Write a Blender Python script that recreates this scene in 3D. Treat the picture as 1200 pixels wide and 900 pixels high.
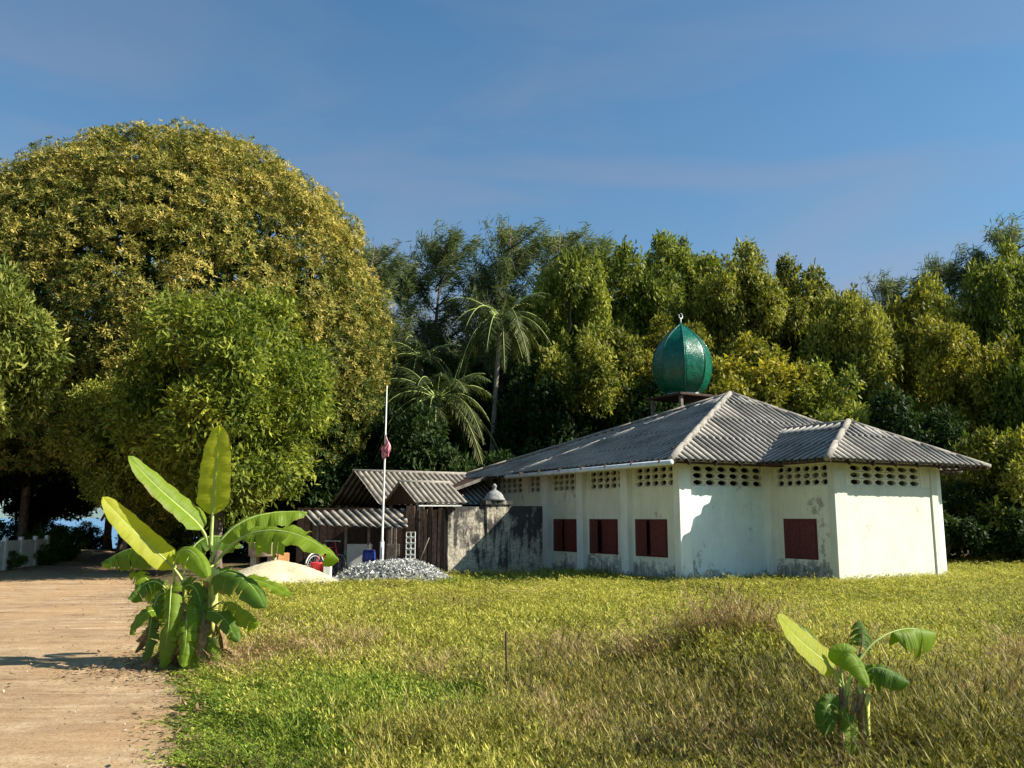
import bpy, bmesh, math, random
import numpy as np
from mathutils import Vector, Matrix
random.seed(7); rng = np.random.default_rng(11)
SC = bpy.context.scene; COL = SC.collection
R = math.radians
for o in list(bpy.data.objects): bpy.data.objects.remove(o)

# ------------------------------------------------------------------ camera, sky, sun, exposure
F = 1000.0; TH = math.atan(157 / F); CAMZ = 1.6
cd = bpy.data.cameras.new('camera'); cam = bpy.data.objects.new('camera', cd); COL.objects.link(cam)
cam.location = (0, 0, CAMZ); cam.rotation_euler = (R(90) + TH, 0, 0)
cd.sensor_width = 36; cd.lens = F / 1200 * 36; cd.clip_end = 8000; cd.clip_start = 0.1
SC.camera = cam
SUN_EL = 36.0; SUN_FRONT = 7.0           # sun to the right, a little on the camera's side
a = R(SUN_FRONT)
SDIR = Vector((math.cos(a) * math.cos(R(SUN_EL)), -math.sin(a) * math.cos(R(SUN_EL)), math.sin(R(SUN_EL))))
W = bpy.data.worlds.new('World'); SC.world = W; W.use_nodes = True
wn = W.node_tree; wn.nodes.clear()
sky = wn.nodes.new('ShaderNodeTexSky'); sky.sky_type = 'NISHITA'; sky.sun_disc = False
sky.sun_elevation = R(SUN_EL); sky.sun_rotation = math.atan2(SDIR.x, SDIR.y)
sky.air_density = 1.0; sky.dust_density = 0.6; sky.ozone_density = 3.0
tc = wn.nodes.new('ShaderNodeTexCoord'); mp = wn.nodes.new('ShaderNodeMapping'); mp.inputs['Scale'].default_value = (1.2, 1.2, 4.5)
nz = wn.nodes.new('ShaderNodeTexNoise'); nz.inputs['Scale'].default_value = 1.7; nz.inputs['Detail'].default_value = 7; nz.inputs['Distortion'].default_value = .6
cr = wn.nodes.new('ShaderNodeValToRGB'); cr.color_ramp.elements[0].position = .46; cr.color_ramp.elements[1].position = .62
sx = wn.nodes.new('ShaderNodeSeparateXYZ')
el = wn.nodes.new('ShaderNodeMapRange'); el.inputs['From Min'].default_value = .05; el.inputs['From Max'].default_value = .62
el.inputs['To Min'].default_value = 1.0; el.inputs['To Max'].default_value = .04
mu = wn.nodes.new('ShaderNodeMath'); mu.operation = 'MULTIPLY'
c2 = wn.nodes.new('ShaderNodeMapRange'); c2.inputs['To Min'].default_value = .34; c2.inputs['To Max'].default_value = .85
mx = wn.nodes.new('ShaderNodeMix'); mx.data_type = 'RGBA'; mx.inputs['B'].default_value = (2.5, 2.35, 2.75, 1)
hs = wn.nodes.new('ShaderNodeHueSaturation'); hs.inputs['Saturation'].default_value = 1.05; hs.inputs['Value'].default_value = 1
tt = wn.nodes.new('ShaderNodeMix'); tt.data_type = 'RGBA'; tt.blend_type = 'MULTIPLY'; tt.inputs['Factor'].default_value = 1; tt.inputs['B'].default_value = (.55, .93, .97, 1)
bg = wn.nodes.new('ShaderNodeBackground'); bg.inputs['Strength'].default_value = .072
wo = wn.nodes.new('ShaderNodeOutputWorld'); L_ = wn.links.new
L_(tc.outputs['Generated'], mp.inputs[0]); L_(mp.outputs[0], nz.inputs['Vector']); L_(nz.outputs[0], cr.inputs[0])
L_(tc.outputs['Generated'], sx.inputs[0]); L_(sx.outputs['Z'], el.inputs[0]); L_(cr.outputs[0], c2.inputs[0]); L_(c2.outputs[0], mu.inputs[0]); L_(el.outputs[0], mu.inputs[1])
L_(sky.outputs[0], hs.inputs['Color']); L_(hs.outputs[0], tt.inputs['A']); L_(tt.outputs['Result'], mx.inputs['A']); L_(mu.outputs[0], mx.inputs['Factor'])
L_(mx.outputs['Result'], bg.inputs['Color']); L_(bg.outputs[0], wo.inputs[0])
sl = bpy.data.lights.new('sun', 'SUN'); sl.energy = 4.6; sl.angle = R(.5); sl.color = (1, .93, .80)
so = bpy.data.objects.new('sun', sl); COL.objects.link(so); so.rotation_euler = SDIR.to_track_quat('Z', 'Y').to_euler(); so.location = (30, -5, 25)
SC.view_settings.view_transform = 'Standard'; SC.view_settings.look = 'None'; SC.view_settings.exposure = 1.12; SC.view_settings.gamma = 1
SC.render.engine = 'CYCLES'
SC.cycles.max_bounces = 8; SC.cycles.transparent_max_bounces = 8

# ------------------------------------------------------------------ helpers
def at(px, py, Y):                        # point at distance Y on the sight line of a pixel of the 1200x900 photograph
    aa = px - 600; b = 450 - py
    r = Vector((aa, F * math.cos(TH) - b * math.sin(TH), F * math.sin(TH) + b * math.cos(TH)))
    return Vector((0, 0, CAMZ)) + r * (Y / r.y)
def props(o, label=None, cat=None, group=None, kind=None):
    for k, v in (('label', label), ('category', cat), ('group', group), ('kind', kind)):
        if v: o[k] = v
    return o
def empty(name, loc=(0, 0, 0), rz=0, label=None, cat=None, group=None):
    o = bpy.data.objects.new(name, None); COL.objects.link(o); o.location = loc; o.rotation_euler = (0, 0, rz)
    o.empty_display_size = .3
    return props(o, label, cat, group)
def link(name, me, parent=None, loc=(0, 0, 0), rot=(0, 0, 0), scale=(1, 1, 1)):
    o = bpy.data.objects.new(name, me); COL.objects.link(o); o.parent = parent
    o.location = loc; o.rotation_euler = rot; o.scale = scale
    return o
def smooth(me, flag=True):
    me.polygons.foreach_set('use_smooth', np.full(len(me.polygons), flag)); return me
class MB:
    def __init__(s): s.v = []; s.f = []
    def add(s, vs, fs):
        n = len(s.v); s.v += [tuple(v) for v in vs]; s.f += [tuple(i + n for i in f) for f in fs]; return s
    def box(s, c, d, rot=None, taper=1.0, jit=0):
        vs = []
        for z in (-.5, .5):
            k = 1 if z < 0 else taper
            for x, y in ((-.5, -.5), (.5, -.5), (.5, .5), (-.5, .5)):
                v = Vector((x * d[0] * k + random.uniform(-jit, jit), y * d[1] * k + random.uniform(-jit, jit), z * d[2] + random.uniform(-jit, jit)))
                if rot is not None: v = rot @ v
                vs.append(v + Vector(c))
        return s.add(vs, [(3, 2, 1, 0), (4, 5, 6, 7), (0, 1, 5, 4), (1, 2, 6, 5), (2, 3, 7, 6), (3, 0, 4, 7)])
    def bb(s, x0, x1, y0, y1, z0, z1): return s.box(((x0+x1)/2, (y0+y1)/2, (z0+z1)/2), (x1-x0, y1-y0, z1-z0))
    def tube(s, pts, rad, n=8, cap=True):
        pts = [Vector(p) for p in pts]; k = len(pts)
        if not hasattr(rad, '__len__'): rad = [rad] * k
        vs = []; prev = None
        for i, p in enumerate(pts):
            t = (pts[min(i+1, k-1)] - pts[max(i-1, 0)]).normalized()
            if prev is None: prev = t.orthogonal().normalized()
            x = (prev - t * prev.dot(t)).normalized(); y = t.cross(x); prev = x
            vs += [p + (x * math.cos(q) + y * math.sin(q)) * rad[i] for q in [2*math.pi*j/n for j in range(n)]]
        fs = [(i*n+j, i*n+(j+1) % n, (i+1)*n+(j+1) % n, (i+1)*n+j) for i in range(k-1) for j in range(n)]
        if cap: fs += [tuple(range(n-1, -1, -1)), tuple((k-1)*n+j for j in range(n))]
        return s.add(vs, fs)
    def lathe(s, prof, n=24, c=(0, 0, 0), rfun=None):
        vs = []; k = len(prof)
        for i, (r, z) in enumerate(prof):
            for j in range(n):
                q = 2*math.pi*j/n; rr = r * (rfun(q) if rfun else 1)
                vs.append((c[0] + rr*math.cos(q), c[1] + rr*math.sin(q), c[2] + z))
        fs = [(i*n+j, i*n+(j+1) % n, (i+1)*n+(j+1) % n, (i+1)*n+j) for i in range(k-1) for j in range(n)]
        fs += [tuple(range(n-1, -1, -1)), tuple((k-1)*n+j for j in range(n))]
        return s.add(vs, fs)
    def mesh(s, name, m, sm=False):
        me = bpy.data.meshes.new(name); me.from_pydata(s.v, [], s.f); me.materials.append(m)
        if sm: smooth(me)
        me.update(); return me
    def obj(s, name, m, parent=None, sm=False, loc=(0, 0, 0), rot=(0, 0, 0), bevel=0):
        o = link(name, s.mesh(name, m, sm), parent, loc, rot)
        if bevel:
            b = o.modifiers.new('bevel', 'BEVEL'); b.width = bevel; b.segments = 2; b.limit_method = 'ANGLE'
        return o
def quadmesh(name, co, mats, tint=None, nv=4, midx=None, sm=False):
    """co: (n*nv,3) vertices, every nv consecutive ones a face"""
    co = np.asarray(co, np.float32).reshape(-1, 3); n = len(co) // nv
    me = bpy.data.meshes.new(name); me.vertices.add(len(co)); me.vertices.foreach_set('co', co.ravel())
    me.loops.add(n*nv); me.loops.foreach_set('vertex_index', np.arange(n*nv, dtype=np.int32))
    me.polygons.add(n); me.polygons.foreach_set('loop_start', np.arange(0, n*nv, nv, dtype=np.int32))
    for m in mats: me.materials.append(m)
    if midx is not None: me.polygons.foreach_set('material_index', np.asarray(midx, np.int32))
    me.update(calc_edges=True)
    if tint is not None:
        at_ = me.attributes.new('tint', 'FLOAT', 'FACE'); at_.data.foreach_set('value', np.asarray(tint, np.float32))
    if sm: smooth(me)
    return me
def sinoise(seed, k=9, lo=.3, hi=2.):
    g = np.random.default_rng(seed); f = g.normal(size=(k, 3)); f /= np.linalg.norm(f, axis=1)[:, None]; f *= g.uniform(lo, hi, k)[:, None]
    ph = g.uniform(0, 6.28, k)
    return lambda P: np.sin(P @ f.T + ph).sum(1) / math.sqrt(k)
def unit(v): return v / np.maximum(np.linalg.norm(v, axis=1)[:, None], 1e-9)

# ------------------------------------------------------------------ materials
def nodes(name):
    m = bpy.data.materials.new(name); m.use_nodes = True; t = m.node_tree; t.nodes.clear()
    o = t.nodes.new('ShaderNodeOutputMaterial'); return m, t, o
class NT:
    def __init__(s, name): s.m, s.t, s.o = nodes(name); s.pos = None
    def n(s, ty, **kw):
        x = s.t.nodes.new('ShaderNode' + ty)
        for k, v in kw.items():
            if hasattr(x, k) and not k[0].isupper(): setattr(x, k, v)
        return x
    def l(s, a, b): s.t.links.new(a, b)
    def P(s, scale=(1, 1, 1), obj=False):
        if obj: src = s.n('TexCoord').outputs['Object']
        else: src = s.n('NewGeometry').outputs['Position']
        m = s.n('Mapping'); m.inputs['Scale'].default_value = scale; s.l(src, m.inputs[0]); return m.outputs[0]
    def noise(s, scale, detail=4, vec=None, rough=.55, dist=0):
        x = s.n('TexNoise'); x.inputs['Scale'].default_value = scale; x.inputs['Detail'].default_value = detail; x.inputs['Roughness'].default_value = rough; x.inputs['Distortion'].default_value = dist
        s.l(vec if vec is not None else s.P(), x.inputs['Vector']); return x.outputs[0]
    def ramp(s, fac, stops):
        x = s.n('ValToRGB'); e = x.color_ramp.elements
        while len(e) < len(stops): e.new(.5)
        for i, (p, c) in enumerate(stops):
            e[i].position = p; e[i].color = (c, c, c, 1) if not hasattr(c, '__len__') else (*c, 1)
        s.l(fac, x.inputs[0]); return x.outputs[0]
    def math(s, op, a, b=None):
        x = s.n('Math'); x.operation = op
        for i, v in enumerate((a, b)):
            if v is None: continue
            if isinstance(v, (int, float)): x.inputs[i].default_value = v
            else: s.l(v, x.inputs[i])
        return x.outputs[0]
    def mix(s, fac, a, b, blend='MIX'):
        x = s.n('Mix'); x.data_type = 'RGBA'; x.blend_type = blend
        for k, v in (('Factor', fac), ('A', a), ('B', b)):
            if isinstance(v, (int, float)): x.inputs[k].default_value = v
            elif isinstance(v, tuple): x.inputs[k].default_value = (*v, 1)
            else: s.l(v, x.inputs[k])
        return x.outputs['Result']
    def z(s):
        g = s.n('NewGeometry'); q = s.n('SeparateXYZ'); s.l(g.outputs['Position'], q.inputs[0]); return q.outputs['Z']
    def bsdf(s, col, rough=.8, spec=.3, metal=0, bump=None, bs=.3, bd=.02, trans=0, tcol=None, coat=0):
        b = s.n('BsdfPrincipled')
        if isinstance(col, tuple): b.inputs['Base Color'].default_value = (*col, 1)
        else: s.l(col, b.inputs['Base Color'])
        if isinstance(rough, (int, float)): b.inputs['Roughness'].default_value = rough
        else: s.l(rough, b.inputs['Roughness'])
        b.inputs['Specular IOR Level'].default_value = spec; b.inputs['Metallic'].default_value = metal; b.inputs['Coat Weight'].default_value = coat
        if bump is not None:
            u = s.n('Bump'); u.inputs['Strength'].default_value = bs; u.inputs['Distance'].default_value = bd; s.l(bump, u.inputs['Height']); s.l(u.outputs[0], b.inputs['Normal'])
        if trans:
            t = s.n('BsdfTranslucent')
            if tcol is None: tcol = col
            if isinstance(tcol, tuple): t.inputs[0].default_value = (*tcol, 1)
            else: s.l(tcol, t.inputs[0])
            mx = s.n('MixShader'); mx.inputs[0].default_value = trans; s.l(b.outputs[0], mx.inputs[1]); s.l(t.outputs[0], mx.inputs[2]); s.l(mx.outputs[0], s.o.inputs[0])
        else: s.l(b.outputs[0], s.o.inputs[0])
        return s.m
def simple(name, c, rough=.7, spec=.3, var=.25, scale=8, metal=0, bs=.2, coat=0):
    q = NT(name); n = q.noise(scale, 5); d = tuple(x*(1-var) for x in c); e = tuple(min(1, x*(1+var)) for x in c)
    return q.bsdf(q.ramp(n, [(.3, d), (.7, e)]), rough, spec, metal, n, bs, .01, coat=coat)
def wallpaint(name, c, dirt=1.0, hi=.55):
    q = NT(name)
    n1 = q.noise(2.2, 7, rough=.65); n2 = q.noise(14, 6, q.P((1, 1, .12))); n3 = q.noise(6, 8, rough=.7)
    z = q.z()
    low = q.ramp(z, [(.0, 1.), (min(.95, hi), 0.)])
    n9 = q.noise(1.1, 3)
    k = q.math('ADD', q.math('MULTIPLY', low, .92), q.math('ADD', q.math('MULTIPLY', q.math('SUBTRACT', n3, .5), 2.6), q.math('MULTIPLY', q.math('SUBTRACT', n9, .5), 2.4)))
    m = q.ramp(q.math('MULTIPLY', k, dirt), [(.40, 0.), (.62, 1.)])
    faint = q.ramp(q.math('ADD', q.math('MULTIPLY', n1, .7), q.math('MULTIPLY', n2, .5)), [(.5, 0.), (.85, .55)])
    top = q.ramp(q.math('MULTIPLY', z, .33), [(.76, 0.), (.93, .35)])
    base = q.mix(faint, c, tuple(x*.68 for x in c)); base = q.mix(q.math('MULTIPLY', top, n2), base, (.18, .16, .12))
    mould = q.ramp(n3, [(.38, (.05, .048, .048)), (.5, (.17, .16, .145)), (.62, (.40, .37, .31))])
    col = q.mix(q.math('MULTIPLY', m, q.ramp(n2, [(.3, .45), (.6, .95)])), base, mould)
    return q.bsdf(col, .85, .2, 0, n3, .35, .012)
M = {}
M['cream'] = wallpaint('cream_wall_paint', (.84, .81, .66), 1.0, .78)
M['cool_wall'] = wallpaint('cool_shade_wall_paint', (.78, .87, .82), 1.0, .48)  # wall paint with the shaded bay's cool sky light tinted into the colour
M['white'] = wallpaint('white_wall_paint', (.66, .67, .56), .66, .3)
M['pil'] = wallpaint('pilaster_paint', (.86, .86, .76), .8, .35)
M['block'] = wallpaint('block_paint', (.80, .78, .62), .2, .1)
q = NT('fibre_cement_roofing'); n1 = q.noise(1.3, 6); n2 = q.noise(30, 6, rough=.7); n3 = q.noise(7, 5, q.P((1, 1, 1)))
c1 = q.ramp(q.math('ADD', q.math('MULTIPLY', n1, .5), q.math('MULTIPLY', n2, .5)), [(.36, (.19, .18, .165)), (.5, (.40, .38, .345)), (.66, (.64, .60, .54))])
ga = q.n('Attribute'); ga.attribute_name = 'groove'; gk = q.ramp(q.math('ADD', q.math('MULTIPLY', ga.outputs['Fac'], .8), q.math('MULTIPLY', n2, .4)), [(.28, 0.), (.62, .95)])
c1 = q.mix(gk, c1, (.03, .028, .025))  # near-black put into the grooves: rib shade painted in, with some dirt
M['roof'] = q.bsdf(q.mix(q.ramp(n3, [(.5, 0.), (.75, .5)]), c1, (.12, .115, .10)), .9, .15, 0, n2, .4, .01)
q = NT('old_shed_roofing'); n1 = q.noise(3, 6); n2 = q.noise(30, 5)
ga = q.n('Attribute'); ga.attribute_name = 'groove'; gk = q.ramp(q.math('ADD', q.math('MULTIPLY', ga.outputs['Fac'], .8), q.math('MULTIPLY', n2, .4)), [(.38, 0.), (.75, .92)])  # grooves coloured dark here too, painting in the ribs' own shade
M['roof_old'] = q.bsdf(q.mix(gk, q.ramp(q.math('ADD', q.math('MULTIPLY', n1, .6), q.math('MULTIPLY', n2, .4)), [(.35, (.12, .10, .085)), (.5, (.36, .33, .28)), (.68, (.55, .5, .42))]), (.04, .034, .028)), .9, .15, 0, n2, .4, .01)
M['cap'] = simple('ridge_cap_cement', (.27, .245, .21), .9, .2, .35, 14)
M['shutter'] = simple('dark_red_wood', (.12, .018, .014), .55, .4, .4, 14)
M['dark_wood'] = simple('dark_weathered_wood', (.06, .035, .026), .8, .2, .45, 12)
M['plank'] = simple('brown_weathered_wood', (.14, .085, .062), .85, .2, .5, 12)
M['grey_wood'] = simple('grey_timber', (.17, .15, .125), .85, .2, .4, 9)
M['gutter'] = simple('pale_plastic_pipe', (.62, .68, .72), .4, .4, .15, 8)
M['steel'] = simple('galvanised_pipe', (.55, .56, .55), .5, .5, .2, 20)
M['black'] = simple('dark_rubber', (.02, .02, .02), .6, .3)
M['red'] = simple('red_plastic', (.62, .03, .05), .35, .5, .1)
M['blue'] = simple('blue_plastic', (.02, .035, .22), .35, .5, .2)
M['clay'] = simple('orange_clay', (.6, .30, .12), .9, .1, .2)
M['tan'] = simple('tan_concrete', (.40, .30, .22), .9, .1, .3, 5)
M['offwhite'] = simple('off_white_paint', (.72, .72, .66), .7, .2, .15, 5)
M['shaded_white'] = simple('shaded_white', (.24, .24, .23), .8, .2, .35, 12)  # white cap's colour darkened for the shade it stands in
M['flag'] = simple('faded_pink_cloth', (.75, .38, .42), .9, .1, .3, 25)
M['redcloth'] = simple('red_cloth', (.62, .20, .24), .9, .1, .3, 25)
M['bark'] = simple('grey_brown_bark', (.16, .12, .09), .95, .1, .5, 6, bs=.8)
M['palebark'] = simple('pale_bark', (.30, .26, .21), .95, .1, .4, 6, bs=.8)
M['interior'] = simple('dim_interior_plaster', (.10, .09, .08), .9, .1, .3)
q = NT('green_enamel'); n1 = q.noise(5, 6, rough=.7); n2 = q.noise(1.7, 3)
M['dome'] = q.bsdf(q.ramp(n1, [(.3, (.002, .06, .035)), (.6, (.004, .125, .070)), (.8, (.03, .22, .13))]), q.ramp(n2, [(.3, .16), (.7, .34)]), .4, 0, n1, .8, .035, coat=.15)
q = NT('mouldy_concrete'); n1 = q.noise(1.6, 8, rough=.7); n2 = q.noise(9, 6, q.P((1, 1, .15))); n3 = q.noise(18, 6)
cA = q.ramp(n3, [(.3, (.20, .18, .14)), (.7, (.55, .49, .38))])
k = q.math('ADD', q.math('MULTIPLY', n1, .65), q.math('MULTIPLY', n2, .4)); zz = q.math('MULTIPLY', q.ramp(q.math('MULTIPLY', q.z(), .5), [(.45, 0.), (1., 1.)]), .12)
M['ruin'] = q.bsdf(q.mix(q.ramp(q.math('ADD', k, zz), [(.52, 0.), (.61, .93)]), cA, (.035, .034, .036)), .95, .1, 0, n3, .6, .02)
q = NT('sand_heap'); n1 = q.noise(40, 6); n2 = q.noise(3, 5)
M['sand'] = q.bsdf(q.ramp(q.math('ADD', q.math('MULTIPLY', n1, .5), q.math('MULTIPLY', n2, .5)), [(.35, (.42, .35, .22)), (.6, (.66, .58, .38))]), .95, .1, 0, n1, .8, .03)
q = NT('gravel_stone'); oi = q.n('ObjectInfo'); n1 = q.n('NewGeometry').outputs['Random Per Island']
M['gravel'] = q.bsdf(q.ramp(n1, [(0, (.16, .16, .15)), (.4, (.40, .40, .37)), (1, (.72, .71, .66))]), .9, .2)
q = NT('road_concrete'); v = q.P((.34, 1.8, 1)); n1 = q.math('ADD', q.math('MULTIPLY', q.noise(1.25, 9, v, .75, 1.0), .62), q.math('MULTIPLY', q.noise(2.3, 9, rough=.75), .38)); n2 = q.noise(45, 6, rough=.8); n3 = q.noise(.55, 6)
c = q.ramp(n1, [(.36, (.15, .085, .045)), (.45, (.33, .215, .12)), (.54, (.46, .32, .185)), (.64, (.66, .52, .34))])
c = q.mix(q.ramp(n3, [(.45, 0.), (.65, .55)]), c, (.47, .29, .14)); c = q.mix(q.ramp(n2, [(.36, .75), (.52, 0.)]), c, (.17, .11, .07)); c = q.mix(q.ramp(n2, [(.58, 0.), (.75, .5)]), c, (.72, .62, .50))
M['road'] = q.bsdf(c, .93, .12, 0, q.math('ADD', n2, q.math('MULTIPLY', n1, 2.)), .7, .02)
q = NT('field_soil'); n1 = q.noise(2, 7); n2 = q.noise(35, 6)
M['soil'] = q.bsdf(q.mix(q.ramp(n1, [(.4, 0.), (.6, 1.)]), q.ramp(n2, [(.3, (.07, .05, .03)), (.7, (.24, .17, .10))]), q.ramp(n2, [(.3, (.035, .04, .015)), (.7, (.11, .10, .04))])), .95, .1, 0, n2, .8, .03)
q = NT('sea_water'); n1 = q.noise(1.5, 5, q.P((.5, 1.5, 1)))
M['sea'] = q.bsdf((.10, .24, .42), .25, .5, 0, n1, .5, .2)
def leafmat(name, stops, trans=.4, rough=.6, spec=.15, tboost=1.5, posvar=None):
    q = NT(name); t = q.n('Attribute'); t.attribute_name = 'tint'
    fac = t.outputs['Fac']
    oi = q.n('ObjectInfo'); fac = q.math('ADD', q.math('MULTIPLY', fac, .85), q.math('MULTIPLY', oi.outputs['Random'], .15))
    c = q.ramp(fac, stops)
    if posvar:
        sc, thr, colr, amt = posvar
        n = q.noise(sc, 3); c = q.mix(q.math('MULTIPLY', q.ramp(n, [(thr-.05, 0.), (thr+.05, 1.)]), amt), c, colr)
    tcol = q.mix(1., c, (tboost, tboost*1.05, tboost*.6), 'MULTIPLY')
    return q.bsdf(c, rough, spec, trans=trans, tcol=tcol)
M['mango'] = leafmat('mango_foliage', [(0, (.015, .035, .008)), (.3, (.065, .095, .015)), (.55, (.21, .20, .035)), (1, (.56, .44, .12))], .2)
M['longan'] = leafmat('yellow_green_foliage', [(0, (.025, .05, .008)), (.45, (.145, .185, .024)), (1, (.45, .45, .06))], .28)
M['leftleaf'] = leafmat('fresh_green_foliage', [(0, (.03, .055, .010)), (.5, (.17, .20, .035)), (1, (.52, .50, .14))], .28)
M['wood_a'] = leafmat('olive_foliage', [(0, (.02, .035, .006)), (.45, (.17, .18, .026)), (1, (.54, .50, .10))], .25)
M['wood_b'] = leafmat('green_foliage', [(0, (.018, .038, .006)), (.45, (.15, .18, .024)), (1, (.46, .46, .09))], .25)
M['wood_y'] = leafmat('yellowing_foliage', [(0, (.035, .05, .008)), (.42, (.16, .165, .02)), (.75, (.36, .31, .04)), (1, (.66, .54, .07))], .25)
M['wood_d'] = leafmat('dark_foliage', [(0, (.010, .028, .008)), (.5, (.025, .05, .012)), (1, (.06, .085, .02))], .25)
M['casu'] = leafmat('needle_foliage', [(0, (.04, .06, .025)), (.6, (.15, .18, .07)), (1, (.32, .33, .13))], .3)
M['palm'] = leafmat('palm_leaflets', [(0, (.02, .032, .010)), (.6, (.065, .08, .022)), (1, (.19, .18, .06))], .25)
M['hedge'] = leafmat('hedge_foliage', [(0, (.04, .09, .012)), (.6, (.10, .17, .02)), (1, (.2, .26, .04))], .35)
def grassmat(name, stops, trans=.25):
    q = NT(name); g = q.n('NewGeometry').outputs['Random Per Island']; oi = q.n('ObjectInfo')
    n = q.noise(.35, 4); fac = q.math('ADD', q.math('MULTIPLY', g, .50), q.math('ADD', q.math('MULTIPLY', oi.outputs['Random'], .28), q.math('MULTIPLY', n, .22)))
    c = q.ramp(fac, stops); return q.bsdf(c, .6, .2, trans=trans, tcol=q.mix(1., c, (1.4, 1.4, .8), 'MULTIPLY'))
M['g_yel'] = grassmat('yellow_green_grass', [(.27, (.07, .085, .012)), (.5, (.31, .31, .04)), (.72, (.68, .62, .14))])
M['g_grn'] = grassmat('green_grass', [(.27, (.035, .07, .008)), (.5, (.16, .24, .022)), (.72, (.42, .46, .07))])
M['g_brn'] = grassmat('dry_grass', [(.27, (.07, .04, .02)), (.5, (.27, .17, .075)), (.72, (.66, .50, .26))], .25)
M['g_olv'] = grassmat('olive_weeds', [(.27, (.035, .035, .01)), (.5, (.15, .145, .028)), (.72, (.46, .38, .10))])
def bananamat(name, c0, c1, trans=.5):
    q = NT(name); uv = q.n('UVMap'); m = q.n('Mapping'); m.inputs['Scale'].default_value = (1, 60, 1); q.l(uv.outputs[0], m.inputs[0])
    n = q.noise(1., 3, m.outputs[0]); n2 = q.noise(5, 5); sp = q.n('SeparateXYZ'); q.l(uv.outputs[0], sp.inputs[0])
    ed = q.ramp(q.math('ABSOLUTE', q.math('SUBTRACT', sp.outputs['X'], .5)), [(.44, 0.), (.5, 1.)])
    c = q.mix(q.math('MULTIPLY', n, .9), c0, c1); c = q.mix(q.math('MULTIPLY', q.ramp(n2, [(.5, 0.), (.8, 1.)]), .5), c, tuple(x*.6 for x in c0))
    c = q.mix(q.math('MULTIPLY', q.math('MULTIPLY', ed, q.ramp(n2, [(.45, .1), (.6, 1.)])), .8), c, (.33, .20, .07))
    return q.bsdf(c, (.5), .3, 0, n, .8, .012, trans=trans, tcol=q.mix(1., c, (1.9, 1.8, .5), 'MULTIPLY'))
M['ban'] = bananamat('banana_leaf', (.15, .25, .018), (.26, .36, .03))
M['bany'] = bananamat('young_banana_leaf', (.34, .38, .020), (.50, .52, .04), .55)
M['band'] = bananamat('dark_banana_leaf', (.07, .15, .016), (.13, .22, .025), .45)
M['bans'] = simple('banana_stem_skin', (.52, .52, .15), .5, .4, .35, 12)
M['banm'] = simple('banana_midrib', (.36, .44, .12), .5, .4, .2, 12)
M['bandead'] = simple('dead_banana_leaf', (.26, .17, .09), .9, .1, .45, 18)

# ------------------------------------------------------------------ the setting: ground, road, sea
YAW = .52; P1 = Vector((4.15, 21.26, 0)); CY, SY = math.cos(YAW), math.sin(YAW)
def loc2w(x, y, z=0): return Vector((P1.x + CY*x - SY*y, P1.y + SY*x + CY*y, z))
def w2loc(X, Y): dx = X - P1.x; dy = Y - P1.y; return CY*dx + SY*dy, -SY*dx + CY*dy
def edgeX(Y):                             # right-hand edge of the road
    Y = np.asarray(Y, float)
    return np.where(Y < 20.5, -.44*Y + .45, -8.57 - .50*(Y - 20.5)) + .08*np.sin(Y*1.7) + .05*np.sin(Y*4.1) + .03*np.sin(Y*11.3) + .02*np.sin(Y*23.)
n2a = sinoise(3, 14, .4, 2.5); n2b = sinoise(5, 14, .15, .6)
def ground_h(X, Y):
    P = np.stack([X, Y, 0*X], -1).reshape(-1, 3)
    h = (.035*n2a(P) + .05*n2b(P)).reshape(X.shape)
    h = h + .34*np.exp(-(((X - 2.25)/1.2)**2 + ((Y - 8.9)/1.0)**2)) - .16*np.exp(-(((X - 1.35)/.6)**2 + ((Y - 7.9)/.6)**2)) + .08*np.exp(-(((X + 1.6)/1.3)**2 + ((Y - 7.2)/1.2)**2))
    d = X - edgeX(Y); m = np.clip((d - .15)/1.2, 0, 1); m = m*m*(3 - 2*m)
    far = np.clip((Y - 19)/3, 0, 1); h = h*m*(1 - far) - .012*m*0
    shore = np.where(X < -4, 47., 80.); s = np.clip((Y - shore)/9, 0, 1)
    return h - 2.2*s
xs = np.concatenate([[-3500, -600, -200, -90, -60], np.arange(-45, 45.1, .45), [60, 90, 200, 600, 3500]])
ys = np.concatenate([[-600, -60, -15], np.arange(-4, 26, .35), np.arange(26, 92, 1.2), [110, 200, 600, 4000]])
GX, GY = np.meshgrid(xs, ys); GZ = ground_h(GX, GY)
def grid(name, X, Y, Z, m):
    ny, nx = X.shape; me = bpy.data.meshes.new(name); i = np.arange(nx*ny).reshape(ny, nx)
    f = np.stack([i[:-1, :-1], i[:-1, 1:], i[1:, 1:], i[1:, :-1]], -1).reshape(-1, 4)
    me.from_pydata(np.stack([X, Y, Z], -1).reshape(-1, 3).tolist(), [], f.tolist()); me.materials.append(m); smooth(me); return me
props(link('ground', grid('ground', GX, GY, GZ, M['soil'])), kind='structure')
Ys = np.concatenate([np.arange(-4, 12, .08), np.arange(12, 44, .3)]); rows = []
Lx = np.interp(Ys, [-4, 22, 25, 30, 33, 44], [-40, -30, -15.4, -16.6, -17.8, -22])
Rx = edgeX(Ys); Rx = np.where(Ys > 33, edgeX(33) - (Ys - 33)*.5, Rx) - .0
T = np.linspace(0, 1, 40)
RX = Lx[:, None] + (Rx - Lx)[:, None]*T[None]; RY = np.repeat(Ys[:, None], 40, 1)
props(link('road', grid('road', RX, RY, np.full_like(RX, .012), M['road'])), kind='structure')
me = MB().add([(-4000, 40, -.55), (4000, 40, -.55), (4000, 7000, -.55), (-4000, 7000, -.55)], [(0, 1, 2, 3)]).mesh('sea', M['sea'])
props(link('sea', me), kind='structure')

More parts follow.
